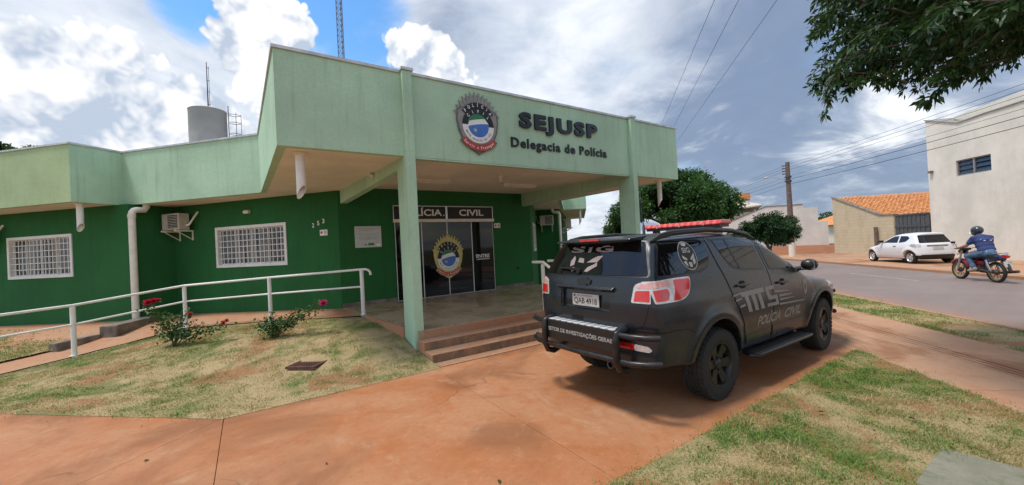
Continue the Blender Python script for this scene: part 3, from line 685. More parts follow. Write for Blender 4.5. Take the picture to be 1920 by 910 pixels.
part(B().box((7.6, 10.80, .58), (7.66, 10.858, .66)), 'socket_plate', M['dark_green'])

# ---------------------------------------------------------------- things fixed to it
# letters
LT = thing('wall_lettering', (6.0, 6.61, 3.7), 'raised dark letters reading SEJUSP on the canopy front', 'lettering')
def lay_letters(root, s, box, depth, bold, mat, yface, sp=1.0):
    """each letter its own raised block, laid out like the string"""
    x0, y0, x1, y1 = text_bounds(s, size=1.0, bold=bold, spacing=sp)
    sx = (box[2]-box[0])/(x1-x0); sy = (box[3]-box[1])/(y1-y0)
    for i, ch in enumerate(s):
        if ch == ' ': continue
        # position of the letter inside the string: width of the prefix plus it minus its own width
        pre = text_bounds(s[:i+1], size=1.0, bold=bold, spacing=sp); own = text_bounds(ch, size=1.0, bold=bold)
        b = B(); u1 = box[0]+(pre[2]-x0)*sx; u0 = u1-(own[2]-own[0])*sx; v0 = box[1]+(own[1]-y0)*sy; v1 = box[1]+(own[3]-y0)*sy
        add_text(b, ch, TW(yface), (u0, v0, u1, v1), depth, bold); b.build('letter', mat, root, world=True)
lay_letters(LT, 'SEJUSP', (4.84, 3.67, 7.10, 4.09), .045, .045, M['navy'], 6.614, 1.22)
LT2 = thing('wall_lettering', (6.0, 6.61, 3.4), 'smaller raised dark letters reading Delegacia de Polícia below SEJUSP', 'lettering')
lay_letters(LT2, 'Delegacia de Polícia', (4.62, 3.285, 7.40, 3.545), .022, .026, M['navy'], 6.614, 1.16)
LT3 = thing('house_number', (1.75, 11.3, 2.2), 'white house number 253 on the dark green wall', 'house number')
for i, ch in enumerate('352'):
    b = B(); u = .41+i*.16; v = 2.23-.045*i; Tn = lambda a, c, w: TA(-a, c, w); add_text(b, ch, Tn, (-u-.065, v-.055, -u, v+.06), .012, .02, w0=.002); b.build('digit', M['sign_white'], LT3, world=True)
# emblem
def circ(c, r, a0, a1, n): return [(c[0]+r*math.cos(a0+(a1-a0)*i/n), c[1]+r*math.sin(a0+(a1-a0)*i/n)) for i in range(n+1)]
def emblem(root, T, pal, th):
    """shield badge in a box about 1 x 1.32, centre of disc at (0, 0); T(u, v, w)"""
    P = math.pi; k = lambda b, name, mat, par=root, **kw: b.build(name, mat, par, world=True, **kw)
    b = B()
    for i in range(27):                                             # rays of the half sun
        a = R(22)+R(136)*i/26; ln = .735 if i % 2 == 0 else .66; c = (0, .0); w = R(3.6)
        pts = [(c[0]+.40*math.cos(a-w), c[1]+.43*math.sin(a-w)), (c[0]+(ln-.06)*.80*math.cos(a-w*.75), c[1]+(ln-.06)*math.sin(a-w*.75)), (c[0]+ln*.80*math.cos(a), c[1]+ln*math.sin(a)), (c[0]+(ln-.06)*.80*math.cos(a+w*.75), c[1]+(ln-.06)*math.sin(a+w*.75)), (c[0]+.40*math.cos(a+w), c[1]+.43*math.sin(a+w))]
        b.prism(pts, 0, th*(.35 if i % 2 else .5), T, 0)
    k(b, 'sun_rays', pal['ray'])
    sh = [(-.49, .30), (-.37, .38), (-.2, .34), (0, .33), (.2, .34), (.37, .38), (.49, .30), (.50, .10), (.46, -.12), (.36, -.34), (.20, -.50), (0, -.62), (-.20, -.50), (-.36, -.34), (-.46, -.12), (-.50, .10)]
    s0 = k(B().prism(sh, 0, th*.55, T), 'shield', pal['rim'])
    k(B().prism([(u*.93, v*.93+.005) for u, v in sh], th*.55, th*.62, T), 'shield_field', pal['field'])
    # lettered arch
    arch = circ((0, 0), .50, R(35), R(145), 18)+circ((0, 0), .385, R(145), R(35), 18); ar = k(B().prism([(u*.92, v) for u, v in arch], th*.62, th*.8, T), 'arch_band', pal['black'])
    b = B(); add_arc_text(b, 'POLÍCIA', lambda u, v, w: T(u*.92, v, w), (0, 0), .408, R(138), R(42), .075, th*.84, .03); k(b, 'lettering', pal['white'], ar)
    # ring: upper half black, lower half white
    rn = k(B().prism(circ((0, 0), .375, 0, P, 24)+circ((0, 0), .25, P, 0, 24), th*.62, th*.84, T), 'ring_top', pal['black'])
    b = B(); add_arc_text(b, 'CIVIL', T, (0, 0), .278, R(140), R(40), .068, th*.88, .03); k(b, 'lettering', pal['white'], rn)
    rb_ = k(B().prism(circ((0, 0), .375, P, 2*P, 24)+circ((0, 0), .25, 2*P, P, 24), th*.62, th*.84, T), 'ring_bottom', pal['white'])
    b = B(); add_arc_text(b, 'MATO GROSSO DO SUL', T, (0, 0), .335, R(205), R(335), .045, th*.87, .02, inside=True); k(b, 'lettering', pal['black'], rb_)
    d = k(B().prism(circ((0, 0), .248, 0, 2*P, 40)[:-1], th*.62, th*.80, T), 'disc', pal['white'])
    # green above, blue below, white sweep left between
    wv = lambda u, o: .045+.10*math.sin((u+.28)*3.0)-.02+o
    g = [(u, wv(u, .045)) for u in np.linspace(.232, -.246, 14)]; tp = [q for q in circ((0, 0), .246, R(20), R(176), 20)]
    k(B().prism(tp+[q for q in g[::-1] if math.hypot(*q) < .246], th*.80, th*.86, T), 'green_field', pal['green'], d)
    g2 = [(u, wv(u, -.035)-.03) for u in np.linspace(-.236, .236, 14)]; bt = circ((0, 0), .246, R(-2), R(-170), 22)
    k(B().prism([q for q in g2 if math.hypot(*q) < .246]+bt, th*.80, th*.86, T), 'blue_field', pal['blue'], d)
    stp = [((.055 if i % 2 == 0 else .023)*math.sin(2*P*i/10)-.085, (.055 if i % 2 == 0 else .023)*math.cos(2*P*i/10)-.10) for i in range(10)]
    k(B().prism(stp, th*.86, th*.92, T), 'star', pal['gold'], d)
    # ribbon
    rib = [(-.41, -.36), (-.36, -.30)]+circ((0, 0), .45, R(222), R(318), 14)+[(.36, -.30), (.41, -.36)]+[(.41*1.0, -.40)]+circ((0, 0), .575, R(316), R(224), 14)+[(-.41, -.40)]
    k(B().prism([(u, v) for u, v in [(-.45, -.335), (-.375, -.275)]+circ((0, .02), .425, R(222), R(318), 14)+[(.375, -.275), (.45, -.335)]+circ((0, .02), .565, R(318), R(222), 14)], th*.70, th*.88, T), 'ribbon_edge', pal['rim'])
    r_ = k(B().prism(circ((0, .02), .44, R(221), R(319), 16)+circ((0, .02), .55, R(319), R(221), 16), th*.88, th*.95, T), 'ribbon', pal['red'])
    ph = 'Servir e Proteger'; i0 = 0
    for wd in ph.split(' '):
        at = lambda i: R(227)+R(86)*i/(len(ph)-1); b = B(); add_arc_text(b, wd, T, (0, .02), .522, at(i0), at(i0+len(wd)-1), .062, th*.98, .03, inside=True); k(b, 'lettering', pal['white'], r_); i0 += len(wd)+1
EM = thing('wall_emblem', (3.86, 6.61, 3.68), 'grey shield emblem with sun rays and red ribbon left of SEJUSP', 'emblem')
S1 = .905
emblem(EM, lambda u, v, w: (3.865+u*S1, 6.612-w, 3.66+v*S1*.98), dict(ray=M['grey_mid'], rim=M['grey_dark'], field=M['grey_mid'], black=M['sign_black'], white=M['sign_white'], green=M['em_green'], blue=M['blue'], gold=M['gold'], red=M['red']), .05)
EM2 = thing('door_emblem', (5.11, Y0, 1.1), 'gold edged police shield sticker across the glass doors', 'emblem')
emblem(EM2, lambda u, v, w: (5.108+u*.93, Y0+.006-w, 1.08+v*.98), dict(ray=M['gold'], rim=M['gold'], field=M['gold'], black=M['sign_black'], white=M['sign_white'], green=M['em_green'], blue=M['blue'], gold=M['gold'], red=M['red']), .005)
# plaque
PL = thing('wall_plaque', (2.85, 10.85, 1.5), 'brushed steel commemorative plaque left of the entrance doors', 'plaque')
B().box((2.51, 10.84, 1.50), (3.19, 10.856, 2.06)).build('plate', M['steel'], PL, world=True, bevel=.004)
b = B()
for v, s in ((1.99, 'SECRETARIA DE JUSTIÇA'), (1.95, 'SEGURANÇA PÚBLICA'), (1.85, 'DELEGACIA DE POLÍCIA'), (1.81, 'POLÍCIA CIVIL'), (1.75, 'MATO GROSSO DO SUL'), (1.71, 'GOVERNO DO ESTADO')):
    hw = .013*len(s); add_text(b, s, TW(10.8395), (2.85-hw, v, 2.85+hw, v+.02), 0, .01)
b.build('engraving', M['grey_dark'], PL, world=True)
B().box((2.84, 10.8385, 1.555), (2.99, 10.8395, 1.615)).build('printed_mark', M['em_green'], PL, world=True); B().box((2.74, 10.8385, 1.555), (2.81, 10.8395, 1.60)).build('printed_mark', M['grey_mid'], PL, world=True)
B().box((3.05, 10.8385, 1.54), (3.15, 10.8395, 1.585)).build('printed_mark', M['sign_white'], PL, world=True)
def small_sign(T, c, label):
    o = thing('alarm_sign', T(c[0], c[1], 0), label, 'sign'); u, v = c
    p = B().box((u-.115, .002, v-.075), (u+.115, .012, v+.075), T=lambda a, w, d: T(a, d, w)).build('board', M['sign_white'], o, world=True)
    B().prism([(u-.05+.035*math.cos(t)-.01, v+.032*math.sin(t)+.005) for t in np.linspace(0, 6.283, 12)[:-1]], .012, .0135, T).build('red_mark', M['red'], p, world=True)
    b = B(); b.box((u+.03, .012, v-.05), (u+.055, .0135, v+.05), T=lambda a, w, d: T(a, d, w)); b.box((u+.065, .012, v-.03), (u+.085, .0135, v+.04), T=lambda a, w, d: T(a, d, w)); b.build('grey_mark', M['grey_mid'], p, world=True)
small_sign(lambda u, v, w: TA(.95-u, v, w), (.50, 1.935), 'small white alarm sign under the house number 253')
small_sign(lambda u, v, w: (u, 10.858-w, v), (6.88, 2.02), 'small white alarm sign right of the entrance doors')

# air conditioners on brackets
M['ac_casing'] = simple('yellowed_ac_casing', (.50, .47, .39), .5, var=.12)
def ac_unit(T, u, v, label, flip=1, w=.64, h=.46):
    """outdoor unit hung on a wall: T(u, v, out)"""
    o = thing('air_conditioner', T(u, v, 0), label, 'air conditioner', group='air conditioner units on the walls'); TT = lambda a, c, d: T(u+a, v+d, c)
    B().box((-w/2, .14, 0), (w/2, .44, h), T=TT).build('casing', M['ac_casing'], o, world=True, bevel=.02)
    B().box((-w/2+.04, .441, .05), (w/2-.24, .447, h-.05), T=TT).build('fan_grille', M['black_plastic'], o, world=True)
    g = B()
    for i in range(9): g.box((-w/2+.04, .448, .06+i*.044), (w/2-.24, .456, .07+i*.044), T=TT)
    g.build('grille_bars', M['cream_pipe'], o, world=True)
    b = B(); 
    for a in (-.25, .25): b.box((a-.02, .01, -.05), (a+.02, .50, -.005), T=TT); b.box((a-.02, .01, -.30), (a+.02, .03, -.05), T=TT); b.tube([TT(a, .02, -.28), TT(a, .44, -.04)], .012, 6)
    b.build('bracket', M['cream_pipe'], o, world=True)
    s = flip*(w/2+.02)
    B().tube([TT(s, .25, .12), TT(s+flip*.07, .22, .14), TT(s+flip*.12, .12, .34), TT(s+flip*.17, .04, .50)], .028, 8).build('pipe', M['cream_pipe'], o, world=True, smooth=True)
ac_unit(TA, 5.17, 2.27, 'outdoor air conditioner between the white downpipe and the wide window', -1)
TB, LB, tB, nB = frame2(B0, B1); ac_unit(TB, 4.85, 2.17, 'air conditioner cut by the left edge beside the leftmost window', -1)
TE, LE, tE, nE = frame2(E0, D1); ac_unit(TE, .62, 2.22, 'air conditioner in the right wing recess behind the entrance handrail', 1)
TF, LF, tF, nF = frame2(E0, E1); ac_unit(TF, 2.2, 2.15, 'farthest air conditioner on the right wing behind the patrol car roof', 1)

# ---------------------------------------------------------------- handrails
def rail_run(root, P, H=1.0, mid=.62, r=.026, post_r=.032, ends=True):
    b = B(); top = [(x, y, z+H) for x, y, z in P]; b.tube(top, r, 12); b.build('top_rail', M['white_paint'], root, world=True, smooth=True)
    b = B(); b.tube([(x, y, z+mid) for x, y, z in P], r*.8, 10); b.build('lower_rail', M['white_paint'], root, world=True, smooth=True)
HR = thing('handrail', (-1.09, 12.4, -.2), 'long white tubular handrail along the ramp on the left', 'handrail')
posts = [(2.24, 9.22, 0), (.58, 10.95, -.1), (-1.09, 12.4, -.2), (-2.74, 11.5, -.38), (-4.2, 10.15, -.41)]
run = posts[::-1]
rail_run(HR, run)
B().tube([(2.24, 9.22, 1.0), (2.31, 9.145, 1.0), (2.36, 9.09, .975), (2.385, 9.065, .93), (2.39, 9.06, .87)], .026, 12).build('rail_end', M['white_paint'], HR, world=True, smooth=True)
for q in posts:
    b = B(); b.tube([(q[0], q[1], q[2]-.08), (q[0], q[1], q[2]+.98)], .042, 12); pt = b.build('post', M['white_paint'], HR, world=True, smooth=True)
    B().lathe([(0, q[2]+.004), (.075, q[2]+.004), (.075, q[2]+.012), (.04, q[2]+.014)], 12, c=(q[0], q[1], 0)).build('base_plate', M['white_paint'], pt, world=True)
HR2 = thing('handrail', (5.2, 6.5, 0), 'white double handrail down the entrance steps beside the patrol car', 'handrail')
for x in (5.20, 5.62):
    for y, z in ((6.52, 0), (5.72, G)):
        b = B(); b.tube([(x, y, z), (x, y, z+.94)], .038, 12); b.build('post', M['cream_pipe'], HR2, world=True, smooth=True)
    B().tube([(x, 6.85, .98), (x, 6.50, .98), (x, 5.74, .57), (x, 5.45, .57)], .03, 12).build('top_rail', M['cream_pipe'], HR2, world=True, smooth=True)
    B().tube([(x, 6.50, .60), (x, 5.74, .19)], .022, 10).build('lower_rail', M['cream_pipe'], HR2, world=True, smooth=True)
# ================================================================ shaped bodies from distance fields
def smax(a, b, k):
    h = np.clip(.5+.5*(a-b)/k, 0, 1); return b+(a-b)*h+k*h*(1-h)
def smin(a, b, k): return -smax(-a, -b, k)
def prof(pts, sig):
    """smooth 1-D profile through points"""
    xs = np.array([q[0] for q in pts]); ys = np.array([q[1] for q in pts]); g = np.linspace(xs[0]-.5, xs[-1]+.5, 1200); y = np.interp(g, xs, ys); dx = g[1]-g[0]
    n = int(4*sig/dx)+1; kk = np.exp(-.5*(np.arange(-n, n+1)*dx/sig)**2); kk /= kk.sum(); y = np.convolve(np.pad(y, n, mode='edge'), kk, 'valid')
    return lambda v: np.interp(v, g, y)
def surface_nets(f, lo, hi, h):
    ax = [np.arange(lo[i], hi[i]+h, h) for i in range(3)]; nx, ny, nz = map(len, ax)
    D = np.empty((nx, ny, nz), np.float32); Yg, Zg = np.meshgrid(ax[1], ax[2], indexing='ij')
    for i in range(0, nx, 16):
        xs = ax[0][i:i+16]; D[i:i+16] = f(xs[:, None, None]+0*Yg[None], Yg[None]+0*xs[:, None, None], Zg[None]+0*xs[:, None, None])
    s = D < 0
    corners = [(i, j, k) for i in (0, 1) for j in (0, 1) for k in (0, 1)]
    cnt = sum(s[i:nx-1+i, j:ny-1+j, k:nz-1+k].astype(np.int8) for i, j, k in corners)
    act = (cnt > 0) & (cnt < 8); idx = -np.ones(act.shape, np.int64); C = np.argwhere(act); idx[act] = np.arange(len(C))
    acc = np.zeros((len(C), 3)); num = np.zeros(len(C))
    dv = {c: D[C[:, 0]+c[0], C[:, 1]+c[1], C[:, 2]+c[2]].astype(float) for c in corners}
    for a in corners:
        for d in range(3):
            if a[d]: continue
            b_ = list(a); b_[d] = 1; b_ = tuple(b_); va, vb = dv[a], dv[b_]; m = (va < 0) != (vb < 0); t = np.where(m, va/(va-vb+1e-12), 0)
            q = np.tile(np.array(a, float), (len(C), 1)); q[:, d] += t; acc[m] += q[m]; num[m] += 1
    V = np.array(lo)+(C+acc/num[:, None])*h; F = []
    for d in range(3):
        sl0 = [slice(None)]*3; sl1 = [slice(None)]*3; sl0[d] = slice(0, -1); sl1[d] = slice(1, None); a, b_ = s[tuple(sl0)], s[tuple(sl1)]
        e = np.argwhere(a != b_); u, w = [(1, 2), (2, 0), (0, 1)][d]; ok = (e[:, u] > 0) & (e[:, w] > 0) & (e[:, u] < D.shape[u]-1) & (e[:, w] < D.shape[w]-1); e = e[ok]
        def at(du, dw):
            q = e.copy(); q[:, u] += du; q[:, w] += dw; return idx[q[:, 0], q[:, 1], q[:, 2]]
        quad = np.stack([at(-1, -1), at(0, -1), at(0, 0), at(-1, 0)], 1); fl = ~a[e[:, 0], e[:, 1], e[:, 2]]; quad[fl] = quad[fl][:, ::-1]; F.append(quad)
    return V, np.vstack(F)
def grad(f, P, e=.004):
    g = np.empty_like(P)
    for d in range(3):
        q = P.copy(); q[:, d] += e; r = P.copy(); r[:, d] -= e; g[:, d] = (f(*q.T)-f(*r.T))/(2*e)
    return g
def settle(f, V, it=3, lim=.02):
    for _ in range(it):
        g = grad(f, V); d = f(*V.T); st_ = (d/np.maximum((g*g).sum(1), .05))[:, None]*g; n = np.linalg.norm(st_, axis=1, keepdims=True); V = V-st_*np.minimum(1, lim/np.maximum(n, 1e-9))
    return V
def rpoly(pts, r=.03, seg=4, step=.05):
    """rounded closed outline, resampled"""
    n = len(pts); out = []
    for i in range(n):
        p0, p1, p2 = (np.array(pts[j % n][:2], float) for j in (i-1, i, i+1)); rr = pts[i][2] if len(pts[i]) > 2 else r
        d0 = p0-p1; d2 = p2-p1; l0, l2 = np.linalg.norm(d0), np.linalg.norm(d2); rr = min(rr, .45*l0, .45*l2); a = p1+d0/l0*rr; c = p1+d2/l2*rr
        for k in range(seg+1):
            t = k/seg; out.append((1-t)**2*a+2*t*(1-t)*p1+t*t*c)
    return [tuple(q) for q in resample(out, step)[:, :2]]
class Skin:
    """projects flat outlines on a body given by its distance field (x forward, y left, z up)"""
    def __init__(s, f): s.f = f
    def hit(s, uv, axis, sgn, lo=0.0, hi=1.4, ref=None):
        uv = np.asarray(uv, float); n = len(uv); a = np.full(n, lo); c = np.full(n, hi)
        def pt(t):
            if axis == 'y': return np.c_[uv[:, 0], sgn*t, uv[:, 1]]
            if axis == 'x': return np.c_[ref+sgn*t, uv[:, 0], uv[:, 1]]
            return np.c_[uv[:, 0], uv[:, 1], t]
        for _ in range(34):
            m = (a+c)/2; ins = s.f(*pt(m).T) < 0; a = np.where(ins, m, a); c = np.where(ins, c, m)
        P = pt((a+c)/2); g = grad(s.f, P); g /= np.linalg.norm(g, axis=1, keepdims=True)+1e-9; return P, g
    def panel(s, name, outline, axis, sgn, off, mat, parent, step=.06, rim=.012, ref=None, holes=(), lo=0.0, hi=1.4, label=None, flat=False):
        b0 = np.array(outline); nb = len(b0); l0, h0 = b0.min(0), b0.max(0)
        gx, gy = np.meshgrid(np.arange(l0[0]+step/2, h0[0], step), np.arange(l0[1]+step/2, h0[1], step)); g = np.c_[gx.ravel(), gy.ravel()]
        if len(g): g = g[inside_poly(g, outline)]
        if len(g): g = g[np.sqrt(((g[:, None]-b0[None])**2).sum(2).min(1)) > step*.35]
        P2 = np.vstack([b0, g]) if len(g) else b0; edges = [(i, (i+1) % nb) for i in range(nb)]
        r = delaunay_2d_cdt([Vector(q) for q in P2], edges, [], 1, 1e-7)
        uv = np.array([tuple(q) for q in r[0]]); F = [tuple(q) for q in r[2]]; P, N = s.hit(uv, axis, sgn, lo, hi, ref)
        P = P+N*off; V = [tuple(q) for q in P]; ec = {}
        for q in F:
            for i in range(3):
                e = (q[i], q[(i+1) % 3]); ec[tuple(sorted(e))] = ec.get(tuple(sorted(e)), [])+[e]
        if rim:
            be = [v[0] for v in ec.values() if len(v) == 1]; m = {}
            for e in be:
                for i in e:
                    if i not in m: m[i] = (len(V), len(V)+1); V.append(tuple(P[i])); V.append(tuple(P[i]-N[i]*(off+rim)))
            F = F+[(m[a][0], m[a][1], m[c][1], m[c][0]) for a, c in be]
        b = B(); b.add(V, F); o = b.build(name, mat, parent, smooth=True, label=label); return o
    def strip(s, name, line, axis, sgn, off, w, mat, parent, ref=None, step=.03, lo=0.0, hi=1.4):
        L = resample([tuple(q) for q in line], step, closed=False); t = np.gradient(L, axis=0); t /= np.linalg.norm(t, axis=1, keepdims=True); n = np.c_[-t[:, 1], t[:, 0]]*w/2
        P1, N1 = s.hit(L+n, axis, sgn, lo, hi, ref); P2, N2 = s.hit(L-n, axis, sgn, lo, hi, ref); k = len(L); V = np.vstack([P1+N1*off, P2+N2*off])
        b = B(); b.add([tuple(q) for q in V], [(i, i+1, k+i+1, k+i) for i in range(k-1)]); return b.build(name, mat, parent, smooth=True)
    def text(s, name, txt, T, box, axis, sgn, off, mat, parent, bold=.02, ref=None, slant=0.0, lo=0.0, hi=1.4, spacing=1.0):
        """T maps the flat text plane (u, v) to the panel plane"""
        b = B(); add_text(b, txt, lambda u, v, w: (u, v, w), box, 0, bold, spacing); uv = np.array([T(v[0]+slant*(v[1]-box[1]), v[1]) for v in b.v])
        P, N = s.hit(uv, axis, sgn, lo, hi, ref); b.v = [tuple(q) for q in P+N*off]; return b.build(name, mat, parent)

def wheel_mesh(R_, W_, rim_r, mats, spokes=6, tread=True, white=False):
    """returns (rim object, tyre object); axis along y, outer face at -y"""
    t = B(); h = W_/2
    pr = [(rim_r-.005, -h*.82), (rim_r+.015, -h*.93), (rim_r+.055, -h*1.0), (R_-.06, -h*.97), (R_-.022, -h*.88), (R_-.008, -h*.74), (R_-.008, h*.74), (R_-.022, h*.88), (R_-.06, h*.97), (rim_r+.055, h), (rim_r+.015, h*.93), (rim_r-.005, h*.82)]
    t.lathe(pr, 56, 'y', closed=True)
    if tread:
        nb = 40
        for i in range(nb):
            for j, (y0, y1, o) in enumerate(((-.94, -.56, 0), (-.50, -.20, .5), (-.14, .14, .15), (.20, .50, .6), (.56, .94, .3))):
                a0 = 2*math.pi*(i+o)/nb; a1 = a0+2*math.pi*.70/nb; vs_ = []
                sk = .05*(1 if j % 2 else -1)
                for a, y, in ((a0, y0), (a1, y0), (a1+sk, y1), (a0+sk, y1)):
                    for rr in (R_-.030, R_):
                        ro = rr-(.014 if abs(y) > .9 else 0); vs_.append((ro*math.cos(a), y*h, ro*math.sin(a)))
                t.add(vs_, [(1, 3, 5, 7), (0, 1, 3, 2), (2, 3, 5, 4), (4, 5, 7, 6), (6, 7, 1, 0)])
    tyre = t
    r = B(); r.lathe([(rim_r+.008, -h*.86), (rim_r+.004, -h*.92), (rim_r-.014, -h*.90), (rim_r-.024, -h*.72), (rim_r-.04, -h*.2), (rim_r-.04, h*.7)], 48, 'y')
    r.lathe([(rim_r-.02, -h*.15), (.02, -h*.10)], 24, 'y')                # dark disc behind
    for i in range(spokes):
        a = 2*math.pi*i/spokes+.3; ca, sa = math.cos(a), math.sin(a); Tq = lambda u, v, w: (u*ca-v*sa, w, u*sa+v*ca)
        w1, w2 = rim_r*.20, rim_r*.27
        r.add([Tq(.04, -w1, -h*.60), Tq(.04, w1, -h*.60), Tq(rim_r*.55, w1*.95, -h*.64), Tq(rim_r*.55, -w1*.95, -h*.64), Tq(rim_r-.012, w2, -h*.78), Tq(rim_r-.012, -w2, -h*.78),
               Tq(.04, -w1, -h*.25), Tq(.04, w1, -h*.25), Tq(rim_r*.55, w1*.95, -h*.3), Tq(rim_r*.55, -w1*.95, -h*.3), Tq(rim_r-.012, w2, -h*.4), Tq(rim_r-.012, -w2, -h*.4)],
              [(0, 1, 2, 3), (3, 2, 4, 5), (0, 3, 9, 6), (3, 5, 11, 9), (1, 7, 8, 2), (2, 8, 10, 4), (4, 10, 11, 5)])
    r.lathe([(.0, -h*.76), (.045, -h*.75), (.055, -h*.70), (.062, -h*.58), (.085, -h*.56), (.09, -h*.3)], 20, 'y')
    for i in range(6 if spokes > 4 else 4):
        a = 2*math.pi*i/(6 if spokes > 4 else 4); r.lathe([(0, -h*.70), (.011, -h*.70), (.013, -h*.55)], 8, 'y', c=(.072*math.cos(a), 0, .072*math.sin(a)))
    return r, tyre

# ---------------------------------------------------------------- the black patrol SUV
def paint_matte():
    m, nt, p = new_mat('matte_black_paint'); v = coords(nt); n = tex_noise(nt, v, 2.2, 6, .6)
    c = mixc(nt, mrange(nt, n, .35, .7), (.0085, .0130, .0195), (.0120, .0170, .0240))
    sp = nN(nt, 'ShaderNodeSeparateXYZ'); nt.links.new(nN(nt, 'ShaderNodeTexCoord').outputs['Object'], sp.inputs[0])
    ad = nN(nt, 'ShaderNodeMath', operation='MULTIPLY_ADD'); nt.links.new(tex_noise(nt, coords(nt, (1.2, 1.2, 1)), 2.5, 7, .7), ad.inputs[0]); ad.inputs[1].default_value = .5; nt.links.new(sp.outputs[2], ad.inputs[2])
    c = mixc(nt, mrange(nt, ad.outputs[0], .85, .60, 0, .05), c, (.055, .033, .022))   # road dust on the lower flanks
    nt.links.new(c, p.inputs['Base Color']); nt.links.new(mrange(nt, n, .3, .7, .24, .33), p.inputs['Roughness']); p.inputs['Specular IOR Level'].default_value = .5
    p.inputs['Coat Weight'].default_value = .18; p.inputs['Coat Roughness'].default_value = .16; bump(nt, p, tex_noise(nt, v, 350, 2, .5), .03, .001); return m
M['suv'] = paint_matte()
M['trim'] = simple('satin_black_trim', (.010, .010, .011), .38, var=.15)
M['rim_black'] = simple('satin_black_rim', (.022, .022, .023), .3, .3, var=.2)
M['seam'] = simple('panel_gap_black', (.002, .002, .002), .9)
M['lamp_red'] = simple('red_lamp_lens', (.52, .012, .012), .12, var=.15, nscale=20, coat=.6)
M['lamp_clear'] = simple('clear_lamp_lens', (.55, .50, .48), .12, .2, var=.15, nscale=25, coat=.6)
M['lamp_pink'] = simple('pale_pink_lens', (.62, .30, .27), .15, .1, var=.15, nscale=25, coat=.6)
M['decal'] = simple('grey_reflective_decal', (.27, .255, .24), .5, var=.12)
M['decal_white'] = simple('worn_white_stencil', (.34, .33, .31), .6, var=.25, nscale=40)
M['decal_pink'] = simple('faded_pink_sticker', (.26, .20, .19), .6, var=.12)
M['plate_grey'] = simple('number_plate_grey', (.46, .45, .42), .4, var=.08)
M['scuffed'] = simple('scuffed_black_tube', (.018, .017, .018), .35, .2, var=.5, nscale=9)
def bar_red():
    m, nt, p = new_mat('red_light_bar_lens'); w = nN(nt, 'ShaderNodeTexWave', wave_type='BANDS', bands_direction='Y'); w.inputs['Scale'].default_value = 3.5; nt.links.new(coords(nt), w.inputs[0])
    nt.links.new(mixc(nt, mrange(nt, w.outputs[0], .3, .7), (.62, .04, .035), (.72, .13, .11)), p.inputs['Base Color']); p.inputs['Roughness'].default_value = .15; p.inputs['Coat Weight'].default_value = .5; return m
M['bar_red'] = bar_red()
def tread_plate():
    m, nt, p = new_mat('aluminium_tread_plate'); v = coords(nt, (1, 1, 1)); k = nN(nt, 'ShaderNodeTexChecker'); k.inputs['Scale'].default_value = 14
    mp = nN(nt, 'ShaderNodeMapping'); mp.inputs['Rotation'].default_value = (0, 0, R(45)); nt.links.new(v, mp.inputs[0]); nt.links.new(mp.outputs[0], k.inputs[0])
    nt.links.new(mixc(nt, k.outputs['Fac'], (.30, .30, .31), (.62, .62, .63)), p.inputs['Base Color']); p.inputs['Metallic'].default_value = .2; p.inputs['Roughness'].default_value = .45; return m
M['tread'] = tread_plate()

AX = (1.055, 3.90)
top_p = prof([(-.3, 1.775), (.16, 1.795), (.6, 1.815), (1.2, 1.83), (1.7, 1.828), (2.1, 1.80), (2.45, 1.735), (2.9, 1.52), (3.40, 1.245), (3.56, 1.18), (3.9, 1.145), (4.3, 1.085), (4.6, 1.01), (4.8, .92), (5.1, .80)], .045)
wid_p = prof([(.2, .79), (.40, .85), (.55, .885), (.75, .915), (.95, .925), (1.10, .915), (1.22, .892), (1.31, .868), (1.36, .850), (1.74, .715), (1.80, .69), (1.95, .60)], .022)
rear_p = prof([(.2, .16), (.42, .10), (.50, .03), (.60, .0), (.78, -.005), (.84, .0), (.90, -.015), (1.10, -.025), (1.30, .0), (1.385, .03), (1.42, .055), (1.74, .25), (1.77, .22), (1.80, .18), (1.9, .18)], .016)
front_p = prof([(.2, 4.74), (.40, 4.83), (.60, 4.88), (.85, 4.86), (1.0, 4.80), (1.2, 4.7)], .04)
bot_p = prof([(-.2, .53), (.3, .49), (.55, .46), (.8, .42), (1.4, .40), (3.4, .385), (4.2, .36), (4.6, .32), (5.0, .36)], .05)
def suv_f(x, y, z, wells=False):
    a = np.abs(y); W = wid_p(z)
    W = W*(1-.055*np.clip((.75-x)/.75, 0, 1.3)**2.2)*(1-.14*np.clip((x-3.75)/1.13, 0, 1.3)**2.4)
    for xa in AX:
        r = np.hypot(x-xa, z-.40); W = W+.030*np.exp(-((r-.50)/.085)**2)*np.clip((z-.2)*5, 0, 1)*(z < 1.15)
    W = W-.010*np.exp(-((z-.66)/.10)**2)*np.clip((x-1.5)*4, 0, 1)*np.clip((3.4-x)*4, 0, 1)      # hollow low in the doors
    t = top_p(x)-np.where(x < 3, .075, .06)*(a/.72)**2.4
    rx = rear_p(z)+.10*(a/.86)**3.6; fx = front_p(z)-.26*(a/.86)**2.6
    d = smax((a-W)*.93, (z-t)*.9, .07); d = smax(d, (rx-x)*.95, .06); d = smax(d, (x-fx)*.95, .12); d = smax(d, bot_p(x)-z, .05)
    if wells:
        for xa in AX: d = np.maximum(d, -np.maximum(np.hypot(x-xa, z-.40)-.475, .50-a))
        d = np.maximum(d, -np.maximum(np.maximum(np.abs(z-1.135)-.115, a-.40), x-rear_p(z)-.045)*1.0)   # number-plate recess
    return d
SX, SY = 3.165, 3.245
SUV = thing('patrol_car', (SX, SY, G), 'matte black police SUV with red roof light bar parked by the steps', 'car')
V, F = surface_nets(lambda x, y, z: suv_f(x, y, z, True), (-.10, -1.06, .26), (5.0, 1.06, 1.92), .0185)
V = settle(lambda x, y, z: suv_f(x, y, z, True), V, 3)
